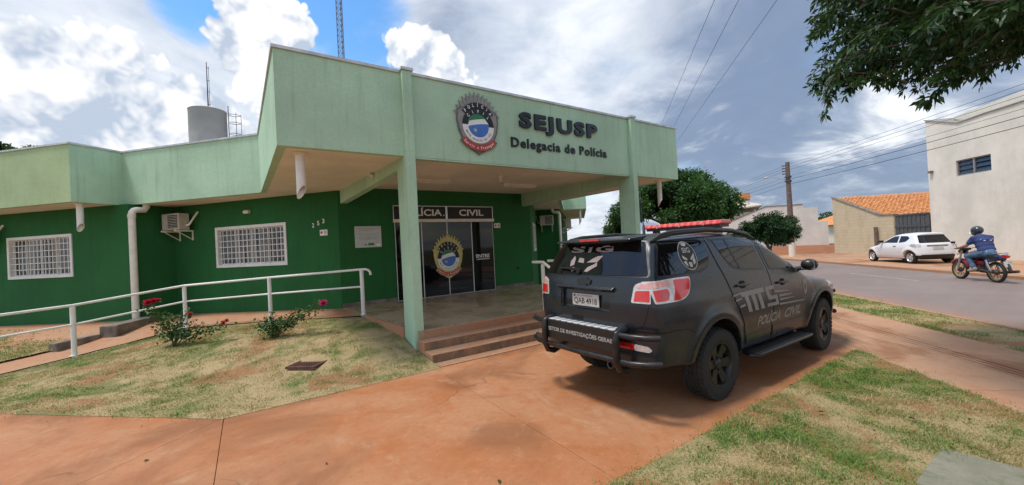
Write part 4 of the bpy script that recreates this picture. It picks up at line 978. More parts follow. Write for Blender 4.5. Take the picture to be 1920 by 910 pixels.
body = np_mesh('body', V, F, [M['suv'], M['trim']], SUV, smooth=True)
cc = V[F].mean(1); inw = np.zeros(len(F), np.int32)
for xa in AX: inw |= ((np.hypot(cc[:, 0]-xa, cc[:, 2]-.40) < .468) & (np.abs(cc[:, 1]) < .93)).astype(np.int32)
inw |= ((cc[:, 2] < .43) & (np.abs(cc[:, 1]) < .85)).astype(np.int32)
body.data.polygons.foreach_set('material_index', inw)
sk = Skin(suv_f)
RD = [(1.205, 1.745, .05), (1.245, 1.52, .1), (1.36, 1.13, .1), (1.50, .905, .1), (1.63, .70, .1), (1.665, .475, .02), (2.305, .455, .01), (2.315, 1.0, .0), (2.30, 1.30, .0), (2.265, 1.745, .02)]
FD = [(2.283, 1.745, .02), (2.32, 1.30, .0), (2.333, 1.0, .0), (2.323, .455, .01), (3.36, .435, .03), (3.44, .70, .05), (3.475, 1.10, .04), (3.45, 1.20, .03), (3.10, 1.42, .15), (2.75, 1.62, .15), (2.50, 1.725, .1)]
QG = [(.185, 1.395, .03), (.36, 1.725, .04), (1.10, 1.725, .05), (1.155, 1.56, .06), (1.08, 1.44, .08), (.90, 1.395, .06)]
RG = [(1.335, 1.70, .03), (1.43, 1.50, .08), (1.54, 1.40, .05), (1.70, 1.365, .03), (2.225, 1.325, .02), (2.185, 1.71, .02)]
FG = [(2.345, 1.70, .02), (2.385, 1.318, .02), (3.22, 1.255, .03), (2.95, 1.46, .15), (2.66, 1.625, .15), (2.45, 1.70, .08)]
def grow(P, d):
    c = np.mean([q[:2] for q in P], axis=0); return [(q[0]+math.copysign(d, q[0]-c[0]), q[1]+math.copysign(d, q[1]-c[1]), (q[2] if len(q) > 2 else .03)+d*.5) for q in P]
for s in (-1, 1):
    far = s > 0
    for o_, nm in ((RD, 'rear'), (FD, 'front')):
        d = sk.panel('door', rpoly(o_, .02), 'y', s, .0065, M['suv'], SUV, .05, rim=.03)
        g_ = RG if nm == 'rear' else FG
        sk.panel('window_surround', rpoly(grow(g_, .022), .03), 'y', s, .0085, M['trim'], d, .06, rim=.004)
        sk.panel('window', rpoly(g_, .03), 'y', s, .0105, M['car_glass'], d, .06, rim=.003)
        hx, hz = (1.60, 1.185) if nm == 'rear' else (2.60, 1.125)
        P, N = sk.hit([(hx+.0, hz)], 'y', s); hy = abs(P[0][1])
        sk.panel('handle_cup', rpoly([(hx-.05, hz-.045), (hx-.05, hz+.04), (hx+.09, hz+.04), (hx+.09, hz-.045)], .04), 'y', s, .0072, M['seam'], d, .05, rim=0)
        B().tube([(hx-.10, s*(hy+.012), hz-.003), (hx-.085, s*(hy+.042), hz), (hx+.10, s*(hy+.040), hz), (hx+.12, s*(hy+.012), hz-.004)], [.014, .017, .017, .014], 8).build('handle', M['trim'], d, smooth=True)
    for nm in ('rear',): sk.strip('window_bar', [(1.60, 1.705), (1.635, 1.55), (1.685, 1.37)], 'y', s, .0135, .038, M['trim'], SUV)
    sk.panel('quarter_surround', rpoly(grow(QG, .012), .05), 'y', s, .003, M['trim'], SUV, .06, rim=.004)
    sk.panel('window', rpoly(QG, .05), 'y', s, .005, M['car_glass'], SUV, .06, rim=.003)
    # lamps wrapping the rear corner
    tl = sk.panel('tail_light', rpoly([(.085, 1.140, .01), (.065, 1.350, .015), (.40, 1.362, .05), (.650, 1.358, .03), (.615, 1.26, .08), (.53, 1.17, .06), (.40, 1.138, .06)], .02, step=.03), 'y', s, .010, M['lamp_clear'], SUV, .03, rim=.02)
    sk.panel('red_lens', rpoly([(.095, 1.160, .01), (.090, 1.265, .01), (.255, 1.272, .02), (.275, 1.23, .03), (.235, 1.160, .02)], .01, step=.02), 'y', s, .0125, M['lamp_red'], tl, .03, rim=.003)
    sk.panel('red_lens', rpoly([(.30, 1.150, .02), (.365, 1.25, .05), (.37, 1.345, .02), (.630, 1.343, .02), (.597, 1.255, .07), (.52, 1.178, .05), (.41, 1.150, .05)], .02, step=.02), 'y', s, .0125, M['lamp_red'], tl, .03, rim=.003)
    sk.panel('pink_lens', rpoly([(.095, 1.285, .01), (.085, 1.338, .01), (.30, 1.346, .01), (.31, 1.30, .02)], .01, step=.02), 'y', s, .0125, M['lamp_pink'], tl, .03, rim=.003)
    t2 = sk.panel('tail_light', rpoly([(s*.625, 1.145, .02), (s*.655, 1.320, .03), (s*.73, 1.347, .03), (s*.805, 1.350, .008), (s*.815, 1.140, .008)], .02, step=.03), 'x', -1, .010, M['lamp_clear'], SUV, .03, rim=.02, ref=1.0)
    sk.panel('red_lens', rpoly([(s*.655, 1.160, .01), (s*.668, 1.262, .02), (s*.800, 1.266, .006), (s*.806, 1.158, .006)], .01, step=.02), 'x', -1, .0125, M['lamp_red'], t2, .03, rim=.003, ref=1.0)
    sk.panel('pink_lens', rpoly([(s*.680, 1.285, .01), (s*.70, 1.32, .02), (s*.798, 1.336, .006), (s*.800, 1.285, .006)], .01, step=.02), 'x', -1, .0125, M['lamp_pink'], t2, .03, rim=.003, ref=1.0)
    fl = sk.panel('bumper_reflector', rpoly([(s*.44, .685), (s*.44, .745), (s*.62, .735), (s*.62, .675)], .015, step=.03), 'x', -1, .008, M['lamp_red'], SUV, .04, rim=.01, ref=1.0)
    sk.panel('reverse_light', rpoly([(s*.625, .675), (s*.625, .735), (s*.76, .725), (s*.80, .69), (s*.77, .668)], .015, step=.03), 'x', -1, .008, M['lamp_clear'], SUV, .04, rim=.01, ref=1.0)
    # seams: bumper top line, fender line, sill
    sk.strip('panel_gap', [(.085, .86), (.30, .865), (.52, .845), (.60, .80)], 'y', s, .0016, .007, M['seam'], SUV)
    sk.strip('panel_gap', [(3.50, 1.13), (3.62, 1.10), (3.64, .90)], 'y', s, .0016, .006, M['seam'], SUV)
    sk.panel('door_cladding', rpoly([(1.68, .485), (1.66, .585), (2.29, .60), (2.295, .475)], .02), 'y', s, .0125, M['suv'], SUV, .07, rim=.01)
    sk.panel('door_cladding', rpoly([(2.345, .475), (2.34, .60), (3.40, .595), (3.36, .455)], .02), 'y', s, .0125, M['suv'], SUV, .07, rim=.01)
    # head lamp, fog lamp
    sk.panel('headlight', rpoly([(4.18, .90, .02), (4.22, 1.0, .03), (4.62, .93, .03), (4.72, .84, .03), (4.5, .82, .05)], .02), 'y', s, .008, M['lamp_clear'], SUV, .05, rim=.02)
    # arch lip
    for xa in AX:
        an = np.linspace(R(-8), R(188), 40); ri, ro = .475, .535; ou = [(xa+ro*math.cos(a), .40+ro*math.sin(a)) for a in an]+[(xa+ri*math.cos(a), .40+ri*math.sin(a)) for a in an[::-1]]
        ou = [q for q in ou if q[1] > bot_p(q[0])+.01]; sk.panel('arch_lip', ou, 'y', s, .006, M['suv'], SUV, .05, rim=.02)
    # mirror
    P, N = sk.hit([(3.28, 1.22)], 'y', s); my = abs(P[0][1])
    mb = B(); mb.add([(3.30+ux*.105-.05*(1-wx)*.2, s*(my+.15+wx*.115), 1.30+vx*.095) for ux in (-1, 1) for wx in (-1, 1) for vx in (-1, 1)], [(0, 1, 3, 2), (4, 6, 7, 5), (0, 4, 5, 1), (2, 3, 7, 6), (0, 2, 6, 4), (1, 5, 7, 3)])
    mo = mb.build('mirror', M['trim'], SUV, smooth=True, sharp=180); sb = mo.modifiers.new('round', 'SUBSURF'); sb.levels = sb.render_levels = 2
    for e in range(1): pass
    B().tube([(3.29, s*(my-.02), 1.235), (3.31, s*(my+.10), 1.26)], .03, 8).build('mirror_arm', M['trim'], mo, smooth=True)
    gl = B().add([(3.238, s*(my+.07), 1.24), (3.238, s*(my+.235), 1.24), (3.238, s*(my+.225), 1.365), (3.238, s*(my+.08), 1.36)], [(0, 1, 2, 3)]); gl.build('mirror_glass', M['alu'], mo)
    # running board
    rb = B(); rb.add([(1.72, s*.80, .355), (1.62, s*.98, .350), (3.20, s*.98, .335), (3.12, s*.80, .345), (1.72, s*.80, .40), (1.66, s*.995, .392), (3.22, s*.995, .378), (3.14, s*.80, .388)], [(0, 1, 2, 3), (4, 7, 6, 5), (0, 4, 5, 1), (1, 5, 6, 2), (2, 6, 7, 3), (3, 7, 4, 0)])
    rbo = rb.build('running_board', M['trim'], SUV, bevel=.012)
    B().tube([(1.62, s*.94, .37), (1.66, s*1.005, .372), (1.75, s*1.01, .372), (3.12, s*1.01, .36), (3.20, s*1.0, .36), (3.23, s*.94, .36)], .021, 10).build('step_edge', M['scuffed'], rbo, smooth=True)
    for xx in (1.9, 2.5, 3.0): B().box((xx-.03, min(s*.60, s*.82), .36), (xx+.03, max(s*.60, s*.82), .40)).build('step_bracket', M['trim'], rbo)
    # roof rail
    rl = B(); rl.tube([(.30, s*.675, 1.735), (.45, s*.672, 1.785), (.65, s*.668, 1.815), (1.3, s*.662, 1.838), (1.9, s*.655, 1.818), (2.3, s*.65, 1.762), (2.5, s*.645, 1.70)], [.012, .03, .032, .028, .028, .03, .012], 10); rl.build('roof_rail', M['trim'], SUV, smooth=True)
    sk.strip('roof_gutter', [(.5, s*.60), (1.3, s*.60), (2.2, s*.585)], 'z', 1, .002, .016, M['seam'], SUV, lo=1.2, hi=2.0)
# windscreen, rear window, tailgate
sk.panel('windscreen', rpoly([(2.50, -.54, .06), (2.50, .54, .06), (3.40, .64, .08), (3.40, -.64, .08)], .05), 'z', 1, .005, M['car_glass'], SUV, .07, rim=.004, lo=.7, hi=2.1)
rear_o = [(-.765, 1.40, .03), (-.625, 1.738, .04), (.625, 1.738, .04), (.765, 1.40, .03)]
gate = sk.panel('tailgate', rpoly([(-.79, 1.385, .02), (-.80, 1.12, .02), (-.735, .915, .06), (-.60, .885, .05), (.60, .885, .05), (.735, .915, .06), (.80, 1.12, .02), (.79, 1.385, .02)], .03, step=.04), 'x', -1, .006, M['suv'], SUV, .04, rim=.03, ref=1.0)
# the tailgate skin has to leave the number-plate recess open: cut the faces that cover it
bm = bmesh.new(); bm.from_mesh(gate.data)
kill = [f for f in bm.faces if abs(f.calc_center_median().y) < .385 and 1.03 < f.calc_center_median().z < 1.24]
bmesh.ops.delete(bm, geom=kill, context='FACES'); bm.to_mesh(gate.data); bm.free()
sk.panel('rear_window_surround', rpoly([(-.79, 1.388, .03), (-.645, 1.748, .04), (.645, 1.748, .04), (.79, 1.388, .03)], .05, step=.04), 'x', -1, .004, M['trim'], SUV, .05, rim=.006, ref=1.2)
sk.panel('rear_window', rpoly(rear_o, .05, step=.04), 'x', -1, .0085, M['car_glass'], SUV, .05, rim=.004, ref=1.2)
# recess: frame bead, ledge above the plate
B().add([(-.055, -.43, 1.262), (-.055, .43, 1.262), (-.01, .43, 1.232), (-.01, -.43, 1.232), (-.022, -.44, 1.287), (-.022, .44, 1.287)], [(0, 1, 2, 3), (4, 5, 1, 0), (0, 3, 4), (1, 5, 2)]).build('plate_ledge', M['suv'], SUV, bevel=.006)
pl_ = B().box((.0, -.205, 1.055), (.008, .205, 1.19)).build('number_plate', M['plate_grey'], SUV, bevel=.003)
TP = lambda u, v, w: (-.0002-w, -u, v-.01)
b = B(); add_text(b, 'QAB 4918', TP, (-.175, 1.078, .175, 1.155), 0, .018); b.box((-.0004, .010, 1.100), (-.0002, .022, 1.110)); b.build('plate_number', M['sign_black'], pl_)
b = B(); add_text(b, 'MS - NOVA ANDRADINA', TP, (-.11, 1.172, .11, 1.187), 0, .01); b.build('plate_town', M['rust'], pl_)
B().lathe([(0, -.001), (.014, -.001)], 10, 'x', c=(-.0002, .165, 1.168)).build('plate_seal', M['rust'], pl_)
# bow-tie emblem, high brake light, wiper, tow hatch
bow = [(-.105, -.018), (-.105, .018), (-.085, .026), (-.046, .026), (-.046, .040), (.046, .040), (.046, .026), (.105, .026), (.105, -.014), (.085, -.026), (.046, -.026), (.046, -.040), (-.046, -.040), (-.046, -.026), (-.09, -.026)]
sk.panel('badge', [(u+.0, v+1.325) for u, v in bow], 'x', -1, .020, M['trim'], SUV, .03, rim=.015, ref=1.0)
sp_ = B(); sp_.add([(.12, -.56, 1.782), (.12, .56, 1.782), (.42, .58, 1.808), (.42, -.58, 1.808), (.11, -.56, 1.762), (.11, .56, 1.762), (.28, .58, 1.752), (.28, -.58, 1.752)], [(0, 3, 2, 1), (4, 5, 6, 7), (0, 1, 5, 4), (1, 2, 6, 5), (2, 3, 7, 6), (3, 0, 4, 7)])
sp_.build('spoiler', M['suv'], SUV, bevel=.012)
B().box((.100, -.150, 1.766), (.118, .150, 1.795)).build('brake_light', M['lamp_red'], SUV, bevel=.004)
P, N = sk.hit([(.12, 1.44), (.46, 1.452), (.30, 1.447)], 'x', -1, ref=1.2); P = P+N*.03
B().tube([tuple(P[0]), tuple(P[2]+N[2]*.01), tuple(P[1])], [.016, .014, .008], 8).build('wiper', M['trim'], SUV, smooth=True)
B().lathe([(.0, -.03), (.03, -.03), (.035, 0)], 12, 'x', c=(float(P[0][0])+.01, float(P[0][1]), 1.44)).build('wiper_hub', M['trim'], SUV, smooth=True)
sk.panel('latch', rpoly([(.02, .90), (.02, .945), (.20, .945), (.20, .90)], .01, step=.03), 'x', -1, .0075, M['seam'], SUV, .04, rim=0, ref=1.0)
sk.strip('panel_gap', [(-.86, .862), (-.60, .862), (0, .866), (.60, .862), (.86, .862)], 'x', -1, .002, .012, M['seam'], SUV, ref=1.0)
# rear bumper guard
for s in (-1, 1): B().tube([(.02, s*.93, .84), (-.07, s*.84, .84), (-.115, s*.70, .84), (-.13, s*.56, .84)], .030, 10).build('guard_stub', M['scuffed'], SUV, smooth=True)
B().tube([(.03, -.93, .595), (-.07, -.84, .59), (-.125, -.70, .585), (-.14, 0, .58), (-.125, .70, .585), (-.07, .84, .59), (.03, .93, .595)], .031, 10).build('guard_tube', M['scuffed'], SUV, smooth=True)
for s in (-1, 1):
    B().tube([(.06, s*.55, .50), (-.03, s*.55, .47), (-.12, s*.55, .50), (-.155, s*.55, .58), (-.155, s*.55, .78), (-.145, s*.55, .85), (-.10, s*.55, .875), (-.01, s*.55, .87)], [.036]*8, 10).build('guard_hoop', M['scuffed'], SUV, smooth=True)
B().box((-.12, -.54, .868), (.04, .54, .880)).build('tread_plate', M['tread'], SUV, bevel=.004)
brd = B().box((-.136, -.52, .655), (-.116, .52, .866)).build('guard_board', M['trim'], SUV, bevel=.004)
b = B(); add_text(b, 'SETOR DE INVESTIGAÇÕES GERAIS', lambda u, v, w: (-.1375, -u, v), (-.50, .735, .50, .80), 0, .025); b.build('board_lettering', M['decal_white'], brd)
B().lathe([(.030, -.02), (.042, -.025), (.044, .02), (.044, .30)], 14, 'x', c=(.02, -.32, .47)).build('exhaust_pipe', M['dark_metal'], SUV, smooth=True)
# light bar, antenna
lbm = B(); lbm.add([(x, y*(1 if zz else .96), z) for zz, (z, w_) in enumerate(((1.900, .13), (1.915, .145), (1.962, .115))) for y in (-.575, .575) for x in (1.98-w_, 1.98+w_)], [(0, 1, 5, 4), (1, 3, 7, 5), (3, 2, 6, 7), (2, 0, 4, 6), (4, 5, 9, 8), (5, 7, 11, 9), (7, 6, 10, 11), (6, 4, 8, 10), (8, 9, 11, 10), (0, 2, 3, 1)])
lb = lbm.build('light_bar', M['bar_red'], SUV, bevel=.02)
B().box((1.87, -.55, 1.870), (2.09, .55, 1.902)).build('light_bar_base', M['trim'], lb)
for s in (-1, 1):
    B().box((1.93, s*.46-.03, 1.80), (2.03, s*.46+.03, 1.871)).build('light_bar_foot', M['trim'], lb)
for y in (-.35, 0, .35): B().box((1.836, y-.012, 1.904), (2.124, y+.012, 1.940)).build('lens_divider', M['lamp_pink'], lb)
B().tube([(1.15, .05, 1.82), (1.15, .05, 1.93), (1.15, .05, 1.95), (1.14, .06, 2.02), (1.13, .07, 2.62)], [.020, .016, .009, .004, .002], 8).build('antenna', M['dark_metal'], SUV, smooth=True)
# front end
sk.panel('grille', rpoly([(-.58, .66), (-.60, .98), (.60, .98), (.58, .66)], .06), 'x', 1, .006, M['trim'], SUV, .06, rim=.01, ref=3.8)
B().tube([(4.72, -.80, .78), (4.95, -.62, .78), (5.0, 0, .78), (4.95, .62, .78), (4.72, .80, .78)], .035, 10).build('front_guard', M['scuffed'], SUV, smooth=True)
B().tube([(4.72, -.80, .45), (4.95, -.62, .45), (5.0, 0, .45), (4.95, .62, .45), (4.72, .80, .45)], .035, 10).build('front_guard', M['scuffed'], SUV, smooth=True)
B().box((3.75, -.08, 1.150), (4.05, .08, 1.16)).build('hood_scoop', M['trim'], SUV)
# livery: stripes and letters on both flanks
def flank(s):
    Tt = (lambda u, v: (u-.085, v)) if s < 0 else (lambda u, v: (5.0-u, v))
    fl = lambda P: [Tt(u, v) for u, v in (P if s < 0 else P[::-1])]
    def dc(name, P, off=.0085): return sk.panel(name, list(map(tuple, resample(fl(P), .05)[:, :2])), 'y', s, off, M['decal'], SUV, .05, rim=0)
    # speed stripes left of the M
    dc('livery_stripe', [(1.45, 1.083), (1.62, 1.098), (1.62, 1.080), (1.45, 1.068)]); dc('livery_stripe', [(1.50, 1.028), (1.63, 1.040), (1.63, 1.020), (1.50, 1.010)]); dc('livery_stripe', [(1.58, .952), (1.70, .965), (1.71, .940), (1.58, .930)])
    # M: slanted uprights under one bar
    bar = [(1.60, 1.100), (2.16, 1.105), (2.19, 1.050), (1.90, 1.045), (1.885, 1.047), (1.64, 1.045)]
    dc('livery_letter', bar)
    for x in (1.695, 1.85, 2.0): dc('livery_letter', [(x, 1.045), (x+.085, 1.045), (x+.175, .855), (x+.09, .855)])
    # S: stepped band
    dc('livery_letter', [(2.215, 1.105), (2.43, 1.105), (2.44, 1.062), (2.215, 1.058)]); dc('livery_letter', [(2.215, 1.058), (2.29, 1.059), (2.335, .985), (2.255, .985)])
    dc('livery_letter', [(2.255, .985), (2.335, .985), (2.50, .980), (2.53, .935), (2.28, .940)]); dc('livery_letter', [(2.46, .935), (2.53, .935), (2.56, .855), (2.49, .855)]); dc('livery_letter', [(2.24, .898), (2.475, .895), (2.49, .855), (2.25, .858)])
    # long stripes right of the S
    dc('livery_stripe', [(2.45, 1.038), (2.85, 1.005), (2.85, .995), (2.46, 1.012)]); dc('livery_stripe', [(2.56, .975), (2.95, .955), (2.95, .943), (2.57, .945)]); dc('livery_stripe', [(2.585, .925), (3.02, .905), (3.02, .895), (2.59, .895)]); dc('livery_stripe', [(2.58, .865), (3.34, .830), (3.34, .812), (2.585, .840)])
    tx = lambda u, v: (u, v) if s < 0 else (5.05-u, v)
    if s < 0:
        sk.text('livery_lettering', 'POLÍCIA', lambda u, v: (u, v), (1.935, .650, 2.54, .805), 'y', s, .0088, M['decal'], SUV, .035, slant=.18); sk.text('livery_lettering', 'CIVIL', lambda u, v: (u, v), (2.65, .645, 3.16, .775), 'y', s, .0088, M['decal'], SUV, .035, slant=.18)
    else:
        sk.text('livery_lettering', 'POLÍCIA CIVIL', lambda u, v: (5.1-u, v), (1.95, .645, 3.10, .775), 'y', s, .0088, M['decal'], SUV, .012)
    o = sk.panel('door_crest', rpoly([(3.235, .93), (3.225, 1.10), (3.285, 1.12), (3.345, 1.10), (3.335, .93), (3.285, .885)], .02, step=.03), 'y', s, .0085, M['decal'], SUV, .05, rim=0)
    sk.panel('crest_centre', rpoly([(3.285+.033*math.cos(a), 1.0+.05*math.sin(a)) for a in np.linspace(0, 6.283, 14)[:-1]], .01, step=.02), 'y', s, .0100, M['suv'], o, .03, rim=0)
flank(-1); flank(1)
# stickers on the rear and quarter glass: faded letters, generic mask shapes
def rear_sticker(P, m='decal_pink'): sk.panel('window_sticker', list(map(tuple, resample(P, .03)[:, :2])), 'x', -1, .0105, M[m], SUV, .03, rim=0, ref=1.2)
for ch, y0, y1 in (('S', .39, .16), ('I', .10, .05), ('G', -.01, -.27)):
    b = B(); add_text(b, ch, lambda u, v, w: (u, v, w), (-y0, 1.635, -y1, 1.71), 0, .04); uv = np.array([(-q[0], q[1]) for q in b.v]); P, N = sk.hit(uv, 'x', -1, ref=1.2); b.v = [tuple(q) for q in P+N*.0105]; b.build('window_sticker', M['decal_pink'], SUV)
rear_sticker([(.29, 1.60), (.33, 1.54), (.31, 1.48), (.25, 1.50), (.26, 1.57)]); rear_sticker([(.20, 1.58), (.20, 1.53), (.10, 1.52), (.12, 1.57)]); rear_sticker([(-.02, 1.57), (.06, 1.525), (-.10, 1.53), (-.16, 1.60), (-.08, 1.595)]); rear_sticker([(.30, 1.465), (.235, 1.475), (.20, 1.44), (.25, 1.42)])
rear_sticker([(.05, 1.43), (.02, 1.475), (-.06, 1.505), (-.10, 1.53), (-.12, 1.49), (-.05, 1.455), (.0, 1.425)])
an = np.linspace(0, 2*math.pi, 29)
for s in (-1,):
    c0 = (.76, 1.565); sk.panel('window_sticker', [(c0[0]+.155*math.cos(a), c0[1]+.150*math.sin(a)) for a in an[:-1]], 'y', s, .0062, M['decal_white'], SUV, .05, rim=0); sk.panel('window_sticker', [(c0[0]+.146*math.cos(a), c0[1]+.141*math.sin(a)) for a in an[:-1]], 'y', s, .0068, M['sign_black'], SUV, .05, rim=0)
    sk.text('window_sticker', 'SIG', lambda u, v: (u, v), (c0[0]-.07, c0[1]+.03, c0[0]+.07, c0[1]+.085), 'y', s, .0074, M['decal_white'], SUV, .02)
    for P in ([(-.10, .01), (-.03, -.03), (-.03, -.05), (-.10, -.03)], [(.10, .01), (.03, -.03), (.03, -.05), (.10, -.03)], [(-.11, -.06), (-.06, -.05), (-.05, -.11), (-.08, -.10)], [(.12, .03), (.06, -.05), (.05, -.10), (.10, -.08)], [(-.03, -.07), (.03, -.07), (.02, -.12), (-.02, -.12)]):
        P = [(c0[0]+u, c0[1]+v) for u, v in P]; sk.panel('window_sticker', list(map(tuple, resample(P, .03)[:, :2])), 'y', s, .0074, M['decal_white'], SUV, .05, rim=0)
# wheels
rimB, tyB = wheel_mesh(.385, .265, .232, None, 6)
first = None
for xa in AX:
    for s in (-1, 1):
        if first is None:
            w = rimB.build('wheel', M['rim_black'], SUV, smooth=True); t = tyB.build('tyre', M['rubber'], w, smooth=True, sharp=30); first = w
        else: w = copy_tree(first, SUV)
        w.location = (xa, s*.80, .385); w.rotation_euler = (0, xa*1.3+s, 0 if s < 0 else math.pi)
        if xa > 3: w.rotation_euler[2] += R(3)
# ================================================================ across the street
def STT(n): return lambda u, v, w: (*st(u, n-w), v)         # wall plane along the street at offset n: u = t, v up, w toward the camera
def far_part(b, name, mat, parent, **k): return b.build(name, mat, parent, world=True, **k)
# --- big off-white hall
WB = thing('white_hall', (*st(20, 19.3), -.43), 'tall blank off white hall with one small high window', 'building')
T = STT(19.25); prof_w = [(24.95, -.5), (24.95, 6.97), (23.1, 6.30), (21.8, 6.36), (18.5, 6.40), (14, 6.9), (8, 6.9), (8, -.5)]
hole = (21.63, 23.34, 3.68, 4.46)
b = B()
for q in ([(24.95, -.5), (24.95, 6.97), (23.34, 6.385), (23.34, -.5)], [(23.34, -.5), (23.34, 3.68), (21.63, 3.68), (21.63, -.5)], [(23.34, 4.46), (23.34, 6.385), (23.1, 6.30), (21.63, 6.36), (21.63, 4.46)], [(21.63, -.5), (21.63, 6.36), (8, 6.45), (8, -.5)]): b.prism(q, -.2, 0, T)
far_part(b, 'wall', M['white_wall'], WB)
b = B(); b.prism([st(24.95, 19.46), st(24.95, 34), st(24.75, 34), st(24.75, 19.46)], -.5, 6.96, lambda u, v, w: (u, v, w)); far_part(b, 'side_wall', M['white_wall'], WB)
b = B(); b.prism([st(24.7, 19.5), st(24.7, 34), st(8, 34), st(8, 19.5)], 5.9, 6.05, lambda u, v, w: (u, v, w)); far_part(b, 'roof', M['concrete'], WB)
b = B()
for (t0, z0), (t1, z1) in (((24.97, 6.97), (23.1, 6.30)), ((23.1, 6.30), (21.8, 6.36)), ((21.8, 6.36), (8, 6.45))): b.prism([(t0, z0+.002), (t0, z0+.045), (t1, z1+.045), (t1, z1+.002)], -.24, .05, T)
far_part(b, 'coping', M['grey_mid'], WB)
b = B(); b.prism([(24.95, 6.97), (24.9, 7.0), (20.0, 7.25), (19.9, 6.36), (23.1, 6.30)], -1.3, -1.2, T); far_part(b, 'back_parapet', M['white_wall'], WB)
fr = B(); k = .05
for q in ((21.63, 3.68, 23.34, 3.68+k), (21.63, 4.46-k, 23.34, 4.46), (21.63, 3.68+k, 21.63+k, 4.46-k), (23.34-k, 3.68+k, 23.34, 4.46-k), (22.45, 3.68+k, 22.52, 4.46-k)): fr.prism([(q[0], q[1]), (q[2], q[1]), (q[2], q[3]), (q[0], q[3])], -.12, -.04, T)
wf = far_part(fr, 'window', M['grey_mid'], WB)
for j in range(3):
    for (a0, a1) in ((21.69, 22.44), (22.53, 23.28)):
        z0 = 3.74+j*.23; bb = B(); bb.add([T(a0, z0, -.06), T(a1, z0, -.06), T(a1, z0+.21, -.13), T(a0, z0+.21, -.13)], [(0, 1, 2, 3)]); far_part(bb, 'pane', M['win_glass'], wf)
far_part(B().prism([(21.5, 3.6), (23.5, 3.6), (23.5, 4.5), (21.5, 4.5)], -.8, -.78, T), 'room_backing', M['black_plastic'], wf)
far_part(B().prism([(24.62, 4.08), (24.80, 4.08), (24.80, 4.20), (24.62, 4.20)], 0, .14, T), 'wall_lamp', M['grey_dark'], WB)
# --- block walled shed with tiled roof and grey gate
def block_mat():
    m, nt, p = new_mat('painted_concrete_block'); v = nN(nt, 'ShaderNodeTexCoord').outputs['Object']; mp = nN(nt, 'ShaderNodeMapping'); mp.inputs['Rotation'].default_value = (R(90), 0, R(-47)); nt.links.new(v, mp.inputs[0])
    sp = nN(nt, 'ShaderNodeSeparateXYZ'); mp2 = nN(nt, 'ShaderNodeMapping'); mp2.inputs['Rotation'].default_value = (0, 0, R(-47)); nt.links.new(v, mp2.inputs[0]); nt.links.new(mp2.outputs[0], sp.inputs[0]); cb = nN(nt, 'ShaderNodeCombineXYZ'); nt.links.new(sp.outputs[0], cb.inputs[0]); nt.links.new(sp.outputs[2], cb.inputs[1])
    br = nN(nt, 'ShaderNodeTexBrick'); br.inputs['Scale'].default_value = 1; br.inputs['Brick Width'].default_value = .42; br.inputs['Row Height'].default_value = .21; br.inputs['Mortar Size'].default_value = .008; br.inputs['Color1'].default_value = (.58, .49, .34, 1); br.inputs['Color2'].default_value = (.54, .455, .31, 1); br.inputs['Mortar'].default_value = (.44, .37, .25, 1); nt.links.new(cb.outputs[0], br.inputs[0])
    n = tex_noise(nt, coords(nt, (1, 1, .6)), 1.2, 7, .65); c = mixc(nt, mrange(nt, n, .45, .75, 0, .5), br.outputs[0], (.36, .27, .17)); nt.links.new(c, p.inputs['Base Color']); p.inputs['Roughness'].default_value = .9; bump(nt, p, br.outputs['Fac'], -.4, .01); return m
M['block'] = block_mat()
def tile_mat():
    m, nt, p = new_mat('clay_roof_tile'); v = coords(nt); n = tex_noise(nt, v, 6, 6, .7); n2 = tex_noise(nt, v, 1.0, 5, .6)
    c = mixc(nt, mrange(nt, n, .35, .68), (.46, .17, .055), (.66, .30, .115)); c = mixc(nt, mrange(nt, n2, .55, .75, 0, .6), c, (.22, .10, .05)); nt.links.new(c, p.inputs['Base Color']); p.inputs['Roughness'].default_value = .85; return m
M['tile'] = tile_mat()
SH = thing('block_shed', (*st(29, 19.3), -.43), 'beige block walled shed with sloping orange tiled roof', 'building')
b = B(); b.prism([(27.42, -.5), (27.42, 2.03), (28.5, 2.06), (33.1, 3.66), (33.1, -.5)], -.2, 0, STT(19.2)); far_part(b, 'front_wall', M['block'], SH)
b = B(); b.prism([(33.1, 3.66), (33.18, 3.74), (28.5, 2.12), (27.4, 2.08), (27.4, 2.035), (28.5, 2.065)], -.24, .05, STT(19.2)); far_part(b, 'wall_capping', M['concrete'], SH)
b = B(); b.prism([st(33.1, 19.4), st(33.1, 30), st(32.9, 30), st(32.9, 19.4)], -.5, 3.62, lambda u, v, w: (u, v, w)); far_part(b, 'side_wall', M['beige_wall'], SH)
rf = far_part(B().add([(*st(33.2, 19.45), 3.60), (*st(28.2, 19.45), 1.88), (*st(28.2, 31), 1.88), (*st(33.2, 31), 3.60)], [(0, 1, 2, 3)]), 'roof', M['tile'], SH)
